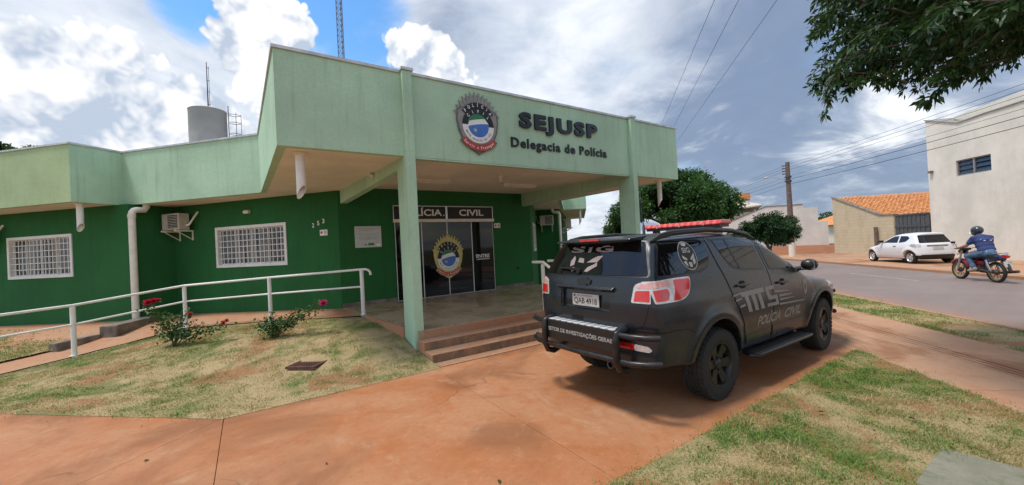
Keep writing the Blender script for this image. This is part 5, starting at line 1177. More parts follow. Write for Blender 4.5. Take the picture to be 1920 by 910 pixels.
# rounded tiles in rows, too small to pick apart
V_, F_ = [], []; nr, ncl = 17, 46; sl = np.array([st(33.2, 0)[0]-st(28.2, 0)[0], st(33.2, 0)[1]-st(28.2, 0)[1], 1.72])/nr
for i in range(nr):
    for j in range(ncl):
        n0 = 19.45+j*.245+rng.uniform(-.012, .012); o = np.array([*st(28.2, n0), 1.90])+sl*i; o[2] += rng.uniform(-.006, .012); wv = np.array([*(N47*.235), 0]); r0 = len(V_)
        for e, lift in ((0, .055), (1.12, .012)):
            for k_, hz in ((0, 0), (.25, .045), (.5, .062), (.75, .045), (1, 0)): V_.append(tuple(o+sl*e+wv*k_+np.array([0, 0, hz+lift])))
        F_ += [(r0+k_, r0+k_+1, r0+6+k_, r0+5+k_) for k_ in range(4)]+[(r0, r0+1, r0+2, r0+3)]+[(r0, r0+3, r0+4, r0)][:0]
tl_ = B(); tl_.add(V_, F_); to = far_part(tl_, 'roof_tiles', M['tile'], SH, smooth=True); to['kind'] = 'stuff'
b = B(); b.tube([(*st(28.7, 19.05), -.4), (*st(28.7, 19.05), 1.35)], .10, 8); far_part(b, 'meter_post', M['wood_pole'], SH)
GT = thing('metal_gate', (*st(26.2, 19.25), -.43), 'dark grey corrugated metal gate between shed and white hall', 'gate')
M['gate'] = simple('grey_blue_painted_steel', (.085, .095, .105), .55, .2, var=.2)
for i in range(16):
    u0 = 25.02+i*.148; far_part(B().prism([(u0, -.42), (u0+.125, -.42), (u0+.125, 1.98), (u0, 1.98)], -.05, -.02 if i % 2 else -.005, STT(19.22)), 'slat', M['gate'], GT)
for z in (-.3, 1.25, 1.94): far_part(B().prism([(25.0, z), (27.38, z), (27.38, z+.07), (25.0, z+.07)], -.004, .03, STT(19.22)), 'rail', M['gate'], GT)
# --- pale building with sloped parapet, farther up the street
PK = thing('pale_building', (42, 16, -.4), 'pale pink building with sloped parapet behind the utility pole', 'building')
def img_wall(P, thick, mat, name, parent, a, b_):
    """vertical wall along a->b with outline in (distance along, z)"""
    a = Vector(a); t = (Vector(b_)-a).normalized(); n = Vector((t.y, -t.x)); n = -n if n.dot(-a) < 0 else n
    Tq = lambda u, v, w: (a.x+t.x*u+n.x*w, a.y+t.y*u+n.y*w, v); bb = B(); bb.prism(P, -thick, 0, Tq); return far_part(bb, name, mat, parent), Tq
pa, pb = (40.0, 20.6), (42.95, 13.4)
_, Tq = img_wall([(-.5, -.7), (-.5, 2.3), (.65, 2.75), (3.2, 3.76), (6.05, 3.72), (6.08, 3.40), (7.1, 3.38), (7.1, 2.12), (7.78, 2.10), (7.78, -.25), (3, -.35)], .2, M['pink_wall'], 'front_wall', PK, pa, pb)
far_part(B().prism([(-.5, 2.3), (.65, 2.75), (3.2, 3.76), (6.05, 3.72), (6.05, 3.77), (3.18, 3.82), (.63, 2.82), (-.5, 2.37)], -.25, .04, Tq), 'coping', M['concrete'], PK)
far_part(B().prism([(-.5, -.7), (7.8, -.25), (7.8, 2.0), (-.5, 2.2)], -9, -8.8, Tq), 'back_wall', M['pink_wall'], PK)
far_part(B().add([Tq(-.5, 2.2, -.2), Tq(7.1, 3.3, -.2), Tq(7.1, 3.3, -9), Tq(-.5, 2.2, -9)], [(0, 1, 2, 3)]), 'roof', M['concrete'], PK)
far_part(B().add([Tq(7.78, -.3, -.2), Tq(7.78, 2.1, -.2), Tq(7.78, 2.1, -9), Tq(7.78, -.3, -9)], [(0, 1, 2, 3)]), 'side_wall', M['pink_wall'], PK)
bk = B(); bk.add([(30, 16.5, -.62), (34.5, 10.7, -.62), (47, 12.0, -.62), (44, 22, -.62), (37.5, 15.9, .0), (38.6, 12.6, -.05), (46.5, 12.8, .0), (43.5, 21, .05)], [(0, 1, 5, 4), (1, 2, 6, 5), (4, 5, 6, 7), (0, 4, 7, 3)]); struct(bk.build('earth_bank', M['red_soil']))
# --- cream house with tiled hip roof
CH = thing('cream_house', (44, 24, -.4), 'cream house with pale hipped roof behind the round tree', 'building')
M['pale_tile'] = simple('pale_cement_tile', (.50, .44, .36), .85, var=.25, nscale=9, bumpk=.5, bscale=20)
Hc = Vector((47.2, 22.9)); ux = Vector((.47, -.88)); uy = Vector((.88, .47)); HT = lambda u, v, w: (Hc.x+ux.x*u+uy.x*w, Hc.y+ux.y*u+uy.y*w, v+(.5 if v > 0 else 0))
far_part(B().box((-5.2, 0, -.6), (1.3, 7, 3.25), T=lambda a, c, d: HT(a, d, c)), 'wall', M['beige_wall'], CH)
far_part(B().box((-.6, 1.4, 2.9), (1.5, 6, 3.95), T=lambda a, c, d: HT(a, d, c)), 'upper_wall', M['beige_wall'], CH)
far_part(B().box((1.62, .6, 2.75), (1.9, 1.1, 3.6), T=lambda a, c, d: HT(a, d, c)), 'vent_shaft', M['grey_dark'], CH)
r_ = B(); r_.add([HT(-5.9, 3.25, -.6), HT(2.2, 3.95, -.6), HT(2.2, 3.95, 7.6), HT(-5.9, 3.25, 7.6), HT(-2.2, 5.1, 3.2), HT(-.7, 5.15, 3.8), HT(-5.9, 3.12, -.6), HT(2.2, 3.82, -.6), HT(2.2, 3.82, 7.6), HT(-5.9, 3.12, 7.6)], [(0, 1, 5, 4), (1, 2, 5), (2, 3, 4, 5), (3, 0, 4), (0, 6, 7, 1), (1, 7, 8, 2), (2, 8, 9, 3), (3, 9, 6, 0), (6, 9, 8, 7)])
rf = far_part(r_, 'roof', M['pale_tile'], CH)
far_part(B().box((-.2, 3.2, 4.9), (1.3, 5.2, 5.7), T=lambda a, c, d: HT(a, d, c)), 'water_box', M['tile'], rf)
rr_ = B(); rr_.add([HT(-6.6, 2.35, -2.6), HT(-1.0, 2.35, -2.6), HT(-1.0, 3.0, -.2), HT(-6.6, 3.0, -.2), HT(-6.6, 2.2, -2.6), HT(-1.0, 2.2, -2.6)], [(0, 1, 2, 3), (0, 4, 5, 1)]); far_part(rr_, 'veranda_roof', M['pale_tile'], CH)
# far orange roof and tree line glimpsed between the walls
FH = thing('far_house', (66, 19, -.4), 'distant house with rust orange roof seen in the gap beside the shed', 'building')
far_part(B().box((64, 17.6, -.6), (70, 22.5, 2.0)), 'wall', M['white_wall'], FH); far_part(B().add([(63.5, 17.2, 1.9), (63.5, 23, 1.9), (70.5, 23, 1.9), (70.5, 17.2, 1.9), (67, 20, 3.3)], [(0, 1, 4), (1, 2, 4), (2, 3, 4), (3, 0, 4)]), 'roof', M['tile'], FH)

# --- utility pole with street lamp, and its cables
PO = thing('utility_pole', (32.36, 12.27, -.43), 'weathered wooden utility pole with a street lamp arm', 'utility pole')
px, py = 32.36, 12.27
far_part(B().tube([(px, py, -.6), (px, py, 2.5), (px, py, 6.25)], [.20, .175, .13], 12), 'pole', M['wood_pole'], PO, smooth=True)
far_part(B().tube([(px, py, -.5), (px, py, .55)], [.215, .195], 12), 'painted_base', M['cream_pipe'], PO, smooth=True)
la = Vector((-.56, .83, 0)).normalized()
la = Vector((-.7, .72, 0)).normalized()
far_part(B().tube([(px, py, 4.95), tuple(Vector((px, py, 5.15))+la*.6), tuple(Vector((px, py, 5.28))+la*1.15)], .028, 8), 'lamp_arm', M['alu'], PO, smooth=True)
e = Vector((px, py, 5.27))+la*1.15
lh = B(); lh.lathe([(0, .07), (.10, .06), (.17, .02), (.18, -.02), (.14, -.05), (0, -.06)], 14); lh.v = [(e.x+la.x*.25+q[0]*1.0+la.x*q[0]*0, e.y+la.y*.25+q[1], e.z+q[2]) for q in lh.v]; far_part(lh, 'lamp_head', M['alu'], PO, smooth=True)
for i in range(4): far_part(B().tube([(px-.10, py+.10, 6.0-.19*i), (px-.27, py+.24, 6.0-.19*i)], [.03, .055], 8), 'insulator', M['grey_dark'], PO, smooth=True)
for z in (5.15, 4.85): far_part(B().tube([(px, py, z), (px, py, z+.09)], .22, 12), 'clamp', M['dark_metal'], PO, smooth=True)
def cable(a, b_, sag, label, r=.012, group=None):
    a = Vector(a); b_ = Vector(b_); P = [a.lerp(b_, i/24)-Vector((0, 0, sag*4*(i/24)*(1-i/24))) for i in range(25)]
    o = B().tube([tuple(q) for q in P], r, 6).build('overhead_cable', M['wire'], smooth=True); tag(o, label, 'cable', group); return o
dn = Vector((.682, .731, 0)); P0 = Vector((px, py, 0))
for i, (z, o, lab) in enumerate(((6.0, .25, 'topmost thin cable from the utility pole'), (5.81, .25, 'second thin cable from the top of the utility pole'), (5.62, .25, 'third thin cable on the utility pole insulators'), (5.30, -.2, 'fourth cable below the pole insulators'), (5.05, -.22, 'thick dark cable fixed below the lamp arm'), (4.72, -.22, 'lowest thick cable on the utility pole'))):
    q = P0+Vector((-.731, .682, 0))*o; cable(q+dn*(-34)+Vector((0, 0, z+.15)), q+Vector((0, 0, z)), .22, lab+', run toward the camera', .007 if i < 4 else .012); cable(q+Vector((0, 0, z)), q+dn*36+Vector((0, 0, z)), .3, lab+', run up the street', .007 if i < 4 else .010)
for a_, b_, lab in (((10.53, 5.45), (19.35, 13.27), 'left of the three cables crossing the sky above the canopy end'), ((11.11, 5.12), (20.07, 12.94), 'middle of the three cables crossing the sky above the canopy end'), ((12.04, 4.59), (23.56, 15.06), 'right of the three cables crossing the sky above the canopy end')):
    a_ = Vector((*a_, 7.5)); d = (Vector((*b_, 7.5))-a_).normalized(); cable(a_-d*14, a_+d*42, .0, lab, .006)

# ================================================================ behind the roof: water tank, lattice mast
WTK = thing('water_tank', (-1.2, 31.0, -.5), 'grey concrete cylindrical water tank with antenna rising behind the left roof', 'water tank')
tx, ty, tr = -1.22, 31.0, .98
far_part(B().lathe([(tr, -.6), (tr, 3.0), (tr, 6.0), (tr, 9.0), (tr, 10.62), (tr+.02, 10.66), (tr-.03, 10.7), (0, 10.78)], 40, c=(tx, ty, 0)), 'tank_wall', M['tank'], WTK, smooth=True)
far_part(B().tube([(tx+.05, ty, 10.7), (tx+.05, ty, 13.75)], [.04, .02], 8), 'antenna_pole', M['dark_metal'], WTK, smooth=True)
far_part(B().tube([(tx+.14, ty, 11.0), (tx+.14, ty, 13.5)], .012, 6), 'antenna_cable', M['rust'], WTK)
for z in (11.1, 11.9, 12.6, 13.4): far_part(B().tube([(tx+.05, ty, z), (tx+.18, ty, z)], .015, 6), 'antenna_clamp', M['dark_metal'], WTK)
for x in (-.2, .12): far_part(B().tube([(tx+1.06, ty-.3+x, 8.0), (tx+1.06, ty-.3+x, 11.0)], .022, 6), 'ladder_rail', M['dark_metal'], WTK)
for z in np.arange(8.2, 10.8, .3): far_part(B().tube([(tx+1.06, ty-.5, z), (tx+1.06, ty-.18, z)], .014, 6), 'ladder_rung', M['dark_metal'], WTK)
for z in (8.6, 9.3, 10.0, 10.5): far_part(B().tube([(tx+1.06, ty-.5, z), (tx+1.45, ty-.60, z), (tx+1.72, ty-.35, z), (tx+1.45, ty-.05, z), (tx+1.06, ty-.18, z)], .016, 6), 'cage_hoop', M['dark_metal'], WTK)
for q in ((1.45, -.60), (1.72, -.35), (1.45, -.05)): far_part(B().tube([(tx+q[0], ty+q[1], 8.3), (tx+q[0], ty+q[1], 10.6)], .014, 6), 'cage_bar', M['dark_metal'], WTK)
MA = thing('lattice_mast', (10.4, 46.85, -.6), 'slender steel lattice radio mast rising behind the canopy', 'mast')
M['mast'] = simple('mast_grey_steel', (.16, .17, .19), .5, .3, var=.2)
cs = [(10.4+.36*math.cos(a), 46.85+.36*math.sin(a)) for a in (R(60), R(180), R(300))]
for c in cs: far_part(B().tube([(*c, -.6), (*c, 36)], .045, 6), 'mast_leg', M['mast'], MA)
b = B(); i = 0; z = 12.0
while z < 36:
    for k in range(3):
        a, c = cs[k], cs[(k+1) % 3]; b.tube([(*a, z), (*c, z)], .022, 5); b.tube([(*a, z), (*c, z+.62)], .020, 5)
    z += .62
mo_ = far_part(b, 'mast_bracing', M['mast'], MA); mo_['kind'] = 'stuff'
# ================================================================ plants
def leaf_mat(name, dark, light, trans=.35, rough=.45, spec=.4):
    m, nt, p = new_mat(name); v = nN(nt, 'ShaderNodeNewGeometry').outputs['Position']; a = tex_noise(nt, v, 1.3, 4, .6); f = tex_noise(nt, v, 18, 2, .6)
    ad = nN(nt, 'ShaderNodeMath', operation='MULTIPLY_ADD'); nt.links.new(f, ad.inputs[0]); ad.inputs[1].default_value = .8; nt.links.new(a, ad.inputs[2])
    c = mixc(nt, mrange(nt, ad.outputs[0], .65, 1.15), dark, light); nt.links.new(c, p.inputs['Base Color']); p.inputs['Roughness'].default_value = rough; p.inputs['Specular IOR Level'].default_value = spec
    tr = nN(nt, 'ShaderNodeBsdfTranslucent'); nt.links.new(mixc(nt, 1.0, c, (1.3, 1.5, .6), 'MULTIPLY'), tr.inputs[0]); mx = nN(nt, 'ShaderNodeMixShader'); mx.inputs[0].default_value = trans
    nt.links.new(p.outputs[0], mx.inputs[1]); nt.links.new(tr.outputs[0], mx.inputs[2]); nt.links.new(mx.outputs[0], nt.nodes['Material Output'].inputs[0]); return m
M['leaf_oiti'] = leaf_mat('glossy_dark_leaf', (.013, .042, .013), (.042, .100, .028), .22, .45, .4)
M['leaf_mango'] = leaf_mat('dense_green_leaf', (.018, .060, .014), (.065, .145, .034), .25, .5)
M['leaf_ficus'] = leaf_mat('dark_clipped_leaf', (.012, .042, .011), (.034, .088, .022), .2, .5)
M['leaf_rose'] = leaf_mat('rose_leaf', (.020, .060, .018), (.060, .130, .035), .25, .5)
M['bark'] = simple('rough_bark', (.11, .085, .065), .95, var=.35, nscale=9, bumpk=.9, bscale=18)
def unit(v): return v/np.maximum(np.linalg.norm(v, axis=1, keepdims=True), 1e-9)
def leaf_mesh(name, P, D, size, mat, parent, asp=.42, fold=.25, droop=.2):
    """one folded leaf per point: P base, D direction of the midrib"""
    N = len(P); D = unit(D); up_ = rng.normal(0, 1, (N, 3)); up_[:, 2] += 1.2; S = unit(np.cross(D, up_)); U = unit(np.cross(S, D)); L = size*rng.uniform(.65, 1.25, N)[:, None]; w = L*asp
    mid = P+D*L*.48+U*0; tip = P+D*L+np.array([0, 0, -1.])*L*droop; l = mid+S*w*.5+U*w*fold; r = mid-S*w*.5+U*w*fold
    V = np.stack([P, r, mid, l, tip], 1).reshape(-1, 3); i = np.arange(N)[:, None]*5; F = np.vstack([i+[0, 1, 2], i+[0, 2, 3], i+[1, 4, 2], i+[2, 4, 3]])
    o = np_mesh(name, V-np.array(MW[parent].translation)[None] if parent else V, F, mat, parent, smooth=False); return o
def limbs(root, base, tops, r0, mat, name_t='trunk', name_l='limb', fork=None):
    base = Vector(base); fork = Vector(fork); b = B(); m = base.lerp(fork, .5)+Vector((.04, .03, 0)); b.tube([tuple(base-Vector((0, 0, .15))), tuple(base+Vector((0, 0, .1))), tuple(m), tuple(fork)], [r0*1.5, r0*1.15, r0, r0*.9], 12); tr = b.build(name_t, mat, root, world=True, smooth=True)
    for i, t in enumerate(tops):
        t = Vector(t); q = fork.lerp(t, .45)+Vector((random.uniform(-.2, .2), random.uniform(-.2, .2), random.uniform(.1, .35))); B().tube([tuple(fork-Vector((0, 0, .1))), tuple(q), tuple(t)], [r0*.6, r0*.38, r0*.12], 8).build(name_l, mat, tr, world=True, smooth=True)
def clump_crown(cl, n, hollow=.62, flat=.75):
    """points and outward directions on a set of leaf clumps (centre, radius)"""
    c = np.array([q[0] for q in cl]); r = np.array([q[1] for q in cl]); w = r**2; k = rng.choice(len(cl), n, p=w/w.sum())
    d = unit(rng.normal(0, 1, (n, 3))); d[:, 2] = np.where(d[:, 2] < -.35, d[:, 2]*.5, d[:, 2]); d = unit(d); rr = r[k]*(hollow+(1-hollow)*rng.random(n)**.5)*(1+.16*rng.normal(0, 1, n))
    P = c[k]+d*rr[:, None]*np.array([1, 1, flat]); return P, d
# round street tree behind the canopy end
RT = thing('round_tree', (22.6, 14.6, -.5), 'large dense round crowned green tree behind the canopy end', 'tree')
cl = []; r3 = np.random.default_rng(11)
dirv_ = np.array([.562, -.827, 0])                        # across the view
for i in range(95):
    a = r3.uniform(0, 2*math.pi); e = r3.uniform(-.25, 1.0); e2 = math.asin(min(1, max(-.4, e))); rad = 3.35
    q = np.array([math.cos(a)*math.cos(e2)*rad, math.sin(a)*math.cos(e2)*rad, math.sin(e2)*2.05]); q *= r3.uniform(.74, 1.05); cl.append((np.array([22.35, 14.95, 3.0])+q, r3.uniform(.25, .85)))
for u, z, r_ in ((-3.3, 2.3, .8), (-3.4, 1.6, .7), (3.0, 3.5, .75), (3.4, 3.2, .6), (2.7, 2.7, .8), (.9, 4.9, .7), (.2, 5.0, .7)): cl.append((np.array([22.35, 14.95, 0])+dirv_*u+np.array([0, 0, z]), r_))
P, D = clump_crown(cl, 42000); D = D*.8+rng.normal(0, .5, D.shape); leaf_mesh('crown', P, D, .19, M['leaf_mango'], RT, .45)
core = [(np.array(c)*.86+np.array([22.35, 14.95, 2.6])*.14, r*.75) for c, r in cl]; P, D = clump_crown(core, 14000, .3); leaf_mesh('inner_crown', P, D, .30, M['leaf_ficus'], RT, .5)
limbs(RT, (22.6, 14.8, -.5), [(20.6, 16.2, 3), (24, 13.2, 3.4), (22.3, 15, 4.2), (23.4, 16.4, 3.2), (21.6, 13.4, 3.0)], .22, M['bark'], fork=(22.6, 14.8, 1.3))
# clipped round bush tree by the road
FT = thing('clipped_tree', (22.2, 9.4, -.5), 'small dark clipped ball tree beside the utility pole', 'tree')
cl = []
for i in range(46):
    d = unit(r3.normal(0, 1, (1, 3)))[0]; cl.append((np.array([22.25, 9.25, 1.48])+d*np.array([.95, .95, .80])*r3.uniform(.7, 1.02), r3.uniform(.22, .36)))
for i in range(14):
    d = unit(r3.normal(0, 1, (1, 3)))[0]; cl.append((np.array([21.7, 10.35, 1.35])+d*np.array([.55, .55, .42]), r3.uniform(.2, .3)))
P, D = clump_crown(cl, 16000); leaf_mesh('crown', P, D+rng.normal(0, .4, D.shape), .10, M['leaf_ficus'], FT, .5)
P, D = clump_crown([(np.array(c)*.75+np.array([22.2, 9.5, 1.45])*.25, r*.9) for c, r in cl], 6000, .2); leaf_mesh('inner_crown', P, D, .16, M['leaf_ficus'], FT, .55)
limbs(FT, (22.2, 9.4, -.5), [(21.7, 10.0, 1.5), (22.6, 9.0, 1.6), (22.2, 9.5, 1.9)], .09, M['bark'], fork=(22.2, 9.4, .55))
# trees behind the left roof
for nm, c, r_, m, lab in (('distant_tree', (-10.9, 38.6, 8.5), 1.0, 'leaf_mango', 'green treetop peeking over the left roof edge'), ('distant_tree', (-12.9, 38.0, 8.8), 1.1, 'leaf_ficus', 'dark treetop at the far left edge above the roof')):
    t = thing(nm, (c[0], c[1], -.5), lab, 'tree'); cl = []
    for i in range(26): d = unit(r3.normal(0, 1, (1, 3)))[0]; cl.append((np.array(c)+d*np.array([r_, r_, r_*.75])*r3.uniform(.4, 1.1), r3.uniform(.22, .5)))
    P, D = clump_crown(cl, 7000); leaf_mesh('crown', P, D, .22, M[m], t, .35); limbs(t, (c[0], c[1], -.5), [(c[0]-.5, c[1], c[2]), (c[0]+.6, c[1], c[2]+.2)], .16, M['bark'], fork=(c[0], c[1], 6.8))
# low trees along the far end of the street
for i, (x, y, h_, lab) in enumerate(((74, 23.5, 3.4, 'distant bushy tree in the gap left of the block shed'), (60, 52, 4.4, 'distant tree low behind the right wing of the station'))):
    t = thing('distant_tree', (x, y, -.6), lab, 'tree'); cl = []
    for k in range(24): d = unit(r3.normal(0, 1, (1, 3)))[0]; cl.append((np.array([x, y, h_*.6])+d*np.array([1.9, 1.9, h_*.36]), r3.uniform(.4, .8)))
    P, D = clump_crown(cl, 3500); leaf_mesh('crown', P, D, .4, M['leaf_mango'], t, .5); limbs(t, (x, y, -.6), [(x, y+.5, h_*.7)], .15, M['bark'], fork=(x, y, h_*.3))
# overhanging street tree, upper right: drooping leafy sprays close to the camera
OT = thing('street_tree', (7.6, -1.3, -.45), 'street tree whose leafy branches overhang the upper right corner', 'tree')
C0 = np.array([7.5, -1.30, 4.75]); sp_c = []; tries = 0
while len(sp_c) < 1300 and tries < 60000:
    tries += 1; an_ = r3.uniform(0, 2*math.pi); rr = 3.35*r3.random()**.42; x_, y_ = C0[0]+rr*math.cos(an_), C0[1]+rr*math.sin(an_)
    wob = .16*math.sin(x_*3.1)+.14*math.sin(y_*4.3+1)+.10*math.sin(x_*7+y_*6); zb_ = 1.50+.262*math.hypot(x_, y_)+wob*.8; zt_ = 4.6+2.2*math.sqrt(max(0, 1-(rr/3.45)**2))
    if zt_ < zb_ or x_ > 10.2: continue
    q = np.array([x_, y_, zb_+(zt_-zb_)*r3.random()**1.5]); d = unit((q-C0)[None]*[1, 1, .6])[0]; sp_c.append((q, d))
Ps, Ds = [], []; tw = B()
for q, d in sp_c:
    n = int(r3.integers(60, 100)); ax = unit((d*np.array([1, 1, .3])+r3.normal(0, .35, 3))[None])[0]; L = r3.uniform(.35, .65); s_ = r3.random(n)
    cen = q+ax*(s_[:, None]-.3)*L+np.array([0, 0, -1])*(s_[:, None]**2)*.22; off = unit(r3.normal(0, 1, (n, 3))); Ps.append(cen+off*.04*r3.random((n, 1))); Ds.append(off*.75+ax*.5+np.array([0, 0, -.45]))
    tw.tube([tuple(q-ax*L*.4), tuple(q+ax*L*.2-np.array([0, 0, .01])), tuple(q+ax*L*.7-np.array([0, 0, .1]))], [.010, .007, .003], 4)
leaf_mesh('crown', np.vstack(Ps), np.vstack(Ds), .092, M['leaf_oiti'], OT, .40, .18, .15)
P = C0+unit(r3.normal(0, 1, (30000, 3)))*np.array([3.1, 3.1, 1.7])*(r3.random((30000, 1))**.4); P = P[P[:, 2] > 1.55+.255*np.hypot(P[:, 0], P[:, 1])]; leaf_mesh('inner_crown', P, rng.normal(0, 1, P.shape), .20, M['leaf_oiti'], OT, .5)
to_ = tw.build('twigs', M['bark'], OT, world=True); to_['kind'] = 'stuff'
limbs(OT, (7.6, -1.3, -.45), [(6.4, .6, 3.7), (8.6, .3, 4.4), (7.2, -3, 4.2), (9.3, -2, 4.6), (7.5, -1, 5.6), (5.8, -.6, 4.3)], .15, M['bark'], fork=(7.6, -1.25, 2.2))
# rose bushes on the lawn
M['rose_red'] = simple('rose_crimson', (.55, .010, .055), .6, var=.25, nscale=30); M['rose_coral'] = simple('rose_faded_red', (.50, .055, .05), .6, var=.25, nscale=30); M['rose_pink'] = simple('rose_magenta', (.58, .02, .16), .6, var=.25, nscale=30); M['stem'] = simple('rose_stem', (.07, .075, .03), .8, var=.3)
def rose(root, c, r, mat):
    b = B(); c = np.array(c); k = np.random.default_rng(int(abs(c[0]*1000)) % 9999)
    for i in range(26):
        lay = i/26; a = i*2.4; tilt = .15+2.1*lay; rad = r*(.80+.20*math.sin(lay*3.1)); o = c+np.array([math.cos(a), math.sin(a), 0])*rad*.10; dr = np.array([math.cos(a)*math.sin(tilt), math.sin(a)*math.sin(tilt), math.cos(tilt)]); sd = np.array([-math.sin(a), math.cos(a), 0]); w = r*(.35+.25*lay)
        b.add([tuple(o-sd*w*.4), tuple(o+sd*w*.4), tuple(o+dr*rad*.7+sd*w*.75), tuple(o+dr*rad+sd*w*.2), tuple(o+dr*rad-sd*w*.2), tuple(o+dr*rad*.7-sd*w*.75)], [(0, 1, 2, 5), (5, 2, 3, 4)])
    return b.build('flower', mat, root, world=True)
def rose_bush(base, stems, label, nleaf, flowers, spread):
    z0 = float(LAWN.z([base])[0]); root = thing('rose_bush', (*base, z0), label, 'rose bush'); P_, D_ = [], []; o = np.array([*base, z0])
    for s_ in stems:
        e = o+np.array(s_); m = o+(e-o)*.5+np.array([0, 0, .06]); B().tube([tuple(o+r3.normal(0, .02, 3)*[1, 1, 0]), tuple(m), tuple(e)], [.010, .007, .004], 6).build('stem', M['stem'], root, world=True, smooth=True)
        n = int(nleaf*np.linalg.norm(s_)); t = .25+.75*r3.random(n); cen = np.where(t[:, None] < .5, o+(m-o)*t[:, None]*2, m+(e-m)*(t[:, None]*2-1)); P_.append(cen+r3.normal(0, spread, (n, 3))*[1, 1, .8]); D_.append(r3.normal(0, 1, (n, 3))+[0, 0, .1])
    P_ = np.vstack(P_); P_[:, 2] = np.maximum(P_[:, 2], z0+.03); leaf_mesh('foliage', P_, np.vstack(D_), .062, M['leaf_rose'], root, .6, .15, .1)
    for c, r_, m in flowers: rose(root, o+np.array(c), r_, M[m])
vx = np.array([.825, -.565]); sd_ = lambda u, z, d=0.0: (vx[0]*u+.05*d, vx[1]*u+d, z)      # across the view
rose_bush((-1.05, 10.05), [sd_(-.48, .82), sd_(-.35, .62, .1), sd_(-.15, .55, -.1), sd_(.08, .60), sd_(.25, .66, .1), sd_(.50, .40, -.05), sd_(.92, .36), sd_(-.05, .40, .2), sd_(.20, .34, -.15), sd_(-.28, .36, -.1)], 'larger rose bush with red blooms in front of the white downpipe', 170, [(sd_(-.50, .86), .085, 'rose_red'), (sd_(-.40, .88, .05), .075, 'rose_red'), (sd_(-.32, .89, .1), .05, 'rose_red'), (sd_(.30, .60), .055, 'rose_coral'), (sd_(.93, .40), .06, 'rose_coral'), (sd_(1.0, .44), .05, 'rose_coral')], .07)
rose_bush((.50, 8.80), [sd_(-.05, .42), sd_(.06, .36, .1), sd_(.16, .30, -.1), sd_(-.16, .34), sd_(.40, .46), sd_(.62, .42, .1), sd_(.93, .58), sd_(-.30, .28), sd_(.1, .22), sd_(-.05, .2, -.1)], 'smaller rose bush with one magenta bloom left of the canopy column', 190, [(sd_(.95, .60), .085, 'rose_pink')], .06)
# ---------------------------------------------------------------- small things on the ground
z0 = float(LAWN.z([(.85, 6.98)])[0])+.012
GR = thing('drain_grate', (.85, 6.975, z0-.03), 'rusty iron drain grate set in the left lawn', 'drain grate', rz=R(48))
f = B(); 
for q in ((-.235, -.235, .235, -.20), (-.235, .20, .235, .235), (-.235, -.20, -.20, .20), (.20, -.20, .235, .20)): f.box((q[0], q[1], 0), (q[2], q[3], .035))
f.build('frame', M['rust'], GR)
for i in range(9): B().box((-.20, -.185+i*.044, .004), (.20, -.165+i*.044, .030)).build('bar', M['rust'], GR)
B().box((-.21, -.21, -.03), (.21, .21, -.02)).build('pit', M['black_plastic'], GR); B().box((-.012, -.20, .030), (.012, .20, .037)).build('cross_bar', M['rust'], GR)
SL_ = thing('inspection_cover', (4.05, .3, G), 'mossy concrete inspection cover sunk in the right foreground turf', 'cover')
M['mossy'] = ground_mat('mossy_concrete', ((.21, .205, .145), (.27, .25, .19), (.12, .145, .075)), (.85, .95), 1.5, .5, 40)
B().prism([(3.66, -.35), (4.48, -.35), (4.46, .75), (3.72, .76)], G-.05, G+.034, lambda u, v, w: (u, v, w)).build('lid', M['mossy'], SL_, world=True, bevel=.01)
for lab, a, b_, w, h in (('short dark concrete kerb block on the ramp edge', (-3.20, 12.15), (-2.70, 12.85), .20, .14), ('longer concrete gutter block below the white downpipe', (-2.50, 12.75), (-1.95, 14.0), .34, .18)):
    a = Vector(a); b_ = Vector(b_); t = (b_-a).normalized(); n = Vector((-t.y, t.x)); z = float(RAMP.z([((a+b_)/2)])[0]); o = thing('concrete_block', (*((a+b_)/2), z), lab, 'concrete block')
    B().prism([tuple(a-n*w/2), tuple(b_-n*w/2), tuple(b_+n*w/2), tuple(a+n*w/2)], z-.1, z+h, lambda u, v, w: (u, v, w)).build('block', M['concrete'], o, world=True, bevel=.02)
M['dry_leaf'] = simple('dry_brown_leaf', (.055, .03, .018), .9, var=.4)
def fallen(x, y, z, s, a, lab, m='dry_leaf'):
    b = B(); b.add([(-s, 0, .002), (0, -s*.42, .012), (s, 0, .004), (0, s*.42, .010), (0, 0, .0)], [(0, 1, 4), (1, 2, 4), (2, 3, 4), (3, 0, 4)]); o = b.build('fallen_leaf', M[m]); o.location = (x, y, z); o.rotation_euler = (.2, .15, a); tag(o, lab, 'leaf', 'dry leaves lying on the right lawn')
for i, (x, y) in enumerate(((6.12, 1.82), (5.05, 2.0), (6.19, 1.56), (5.56, 1.65), (5.6, 1.29), (4.5, 1.54), (4.38, 1.13), (5.08, 1.66), (6.06, 1.3), (5.22, .69), (6.42, 1.93), (6.64, 1.72), (3.4, 1.5), (3.1, 1.85), (4.9, 1.0))):
    fallen(x, y, G+.045, .02+.012*((i*7) % 3)/2, i*1.7, 'small dry brown leaf lying on the right foreground turf')
for x, y, lab, m, s in ((.55, 3.75, 'tiny dark leaf on the bare driveway in front', 'dry_leaf', .02), (1.55, 2.6, 'green leaf lying on the driveway near the bottom edge', 'leaf_rose', .035), (-.75, 4.9, 'green leaf lying on the left driveway slab', 'leaf_rose', .03)):
    fallen(x, y, G+.004, s, 1.1, lab, m)
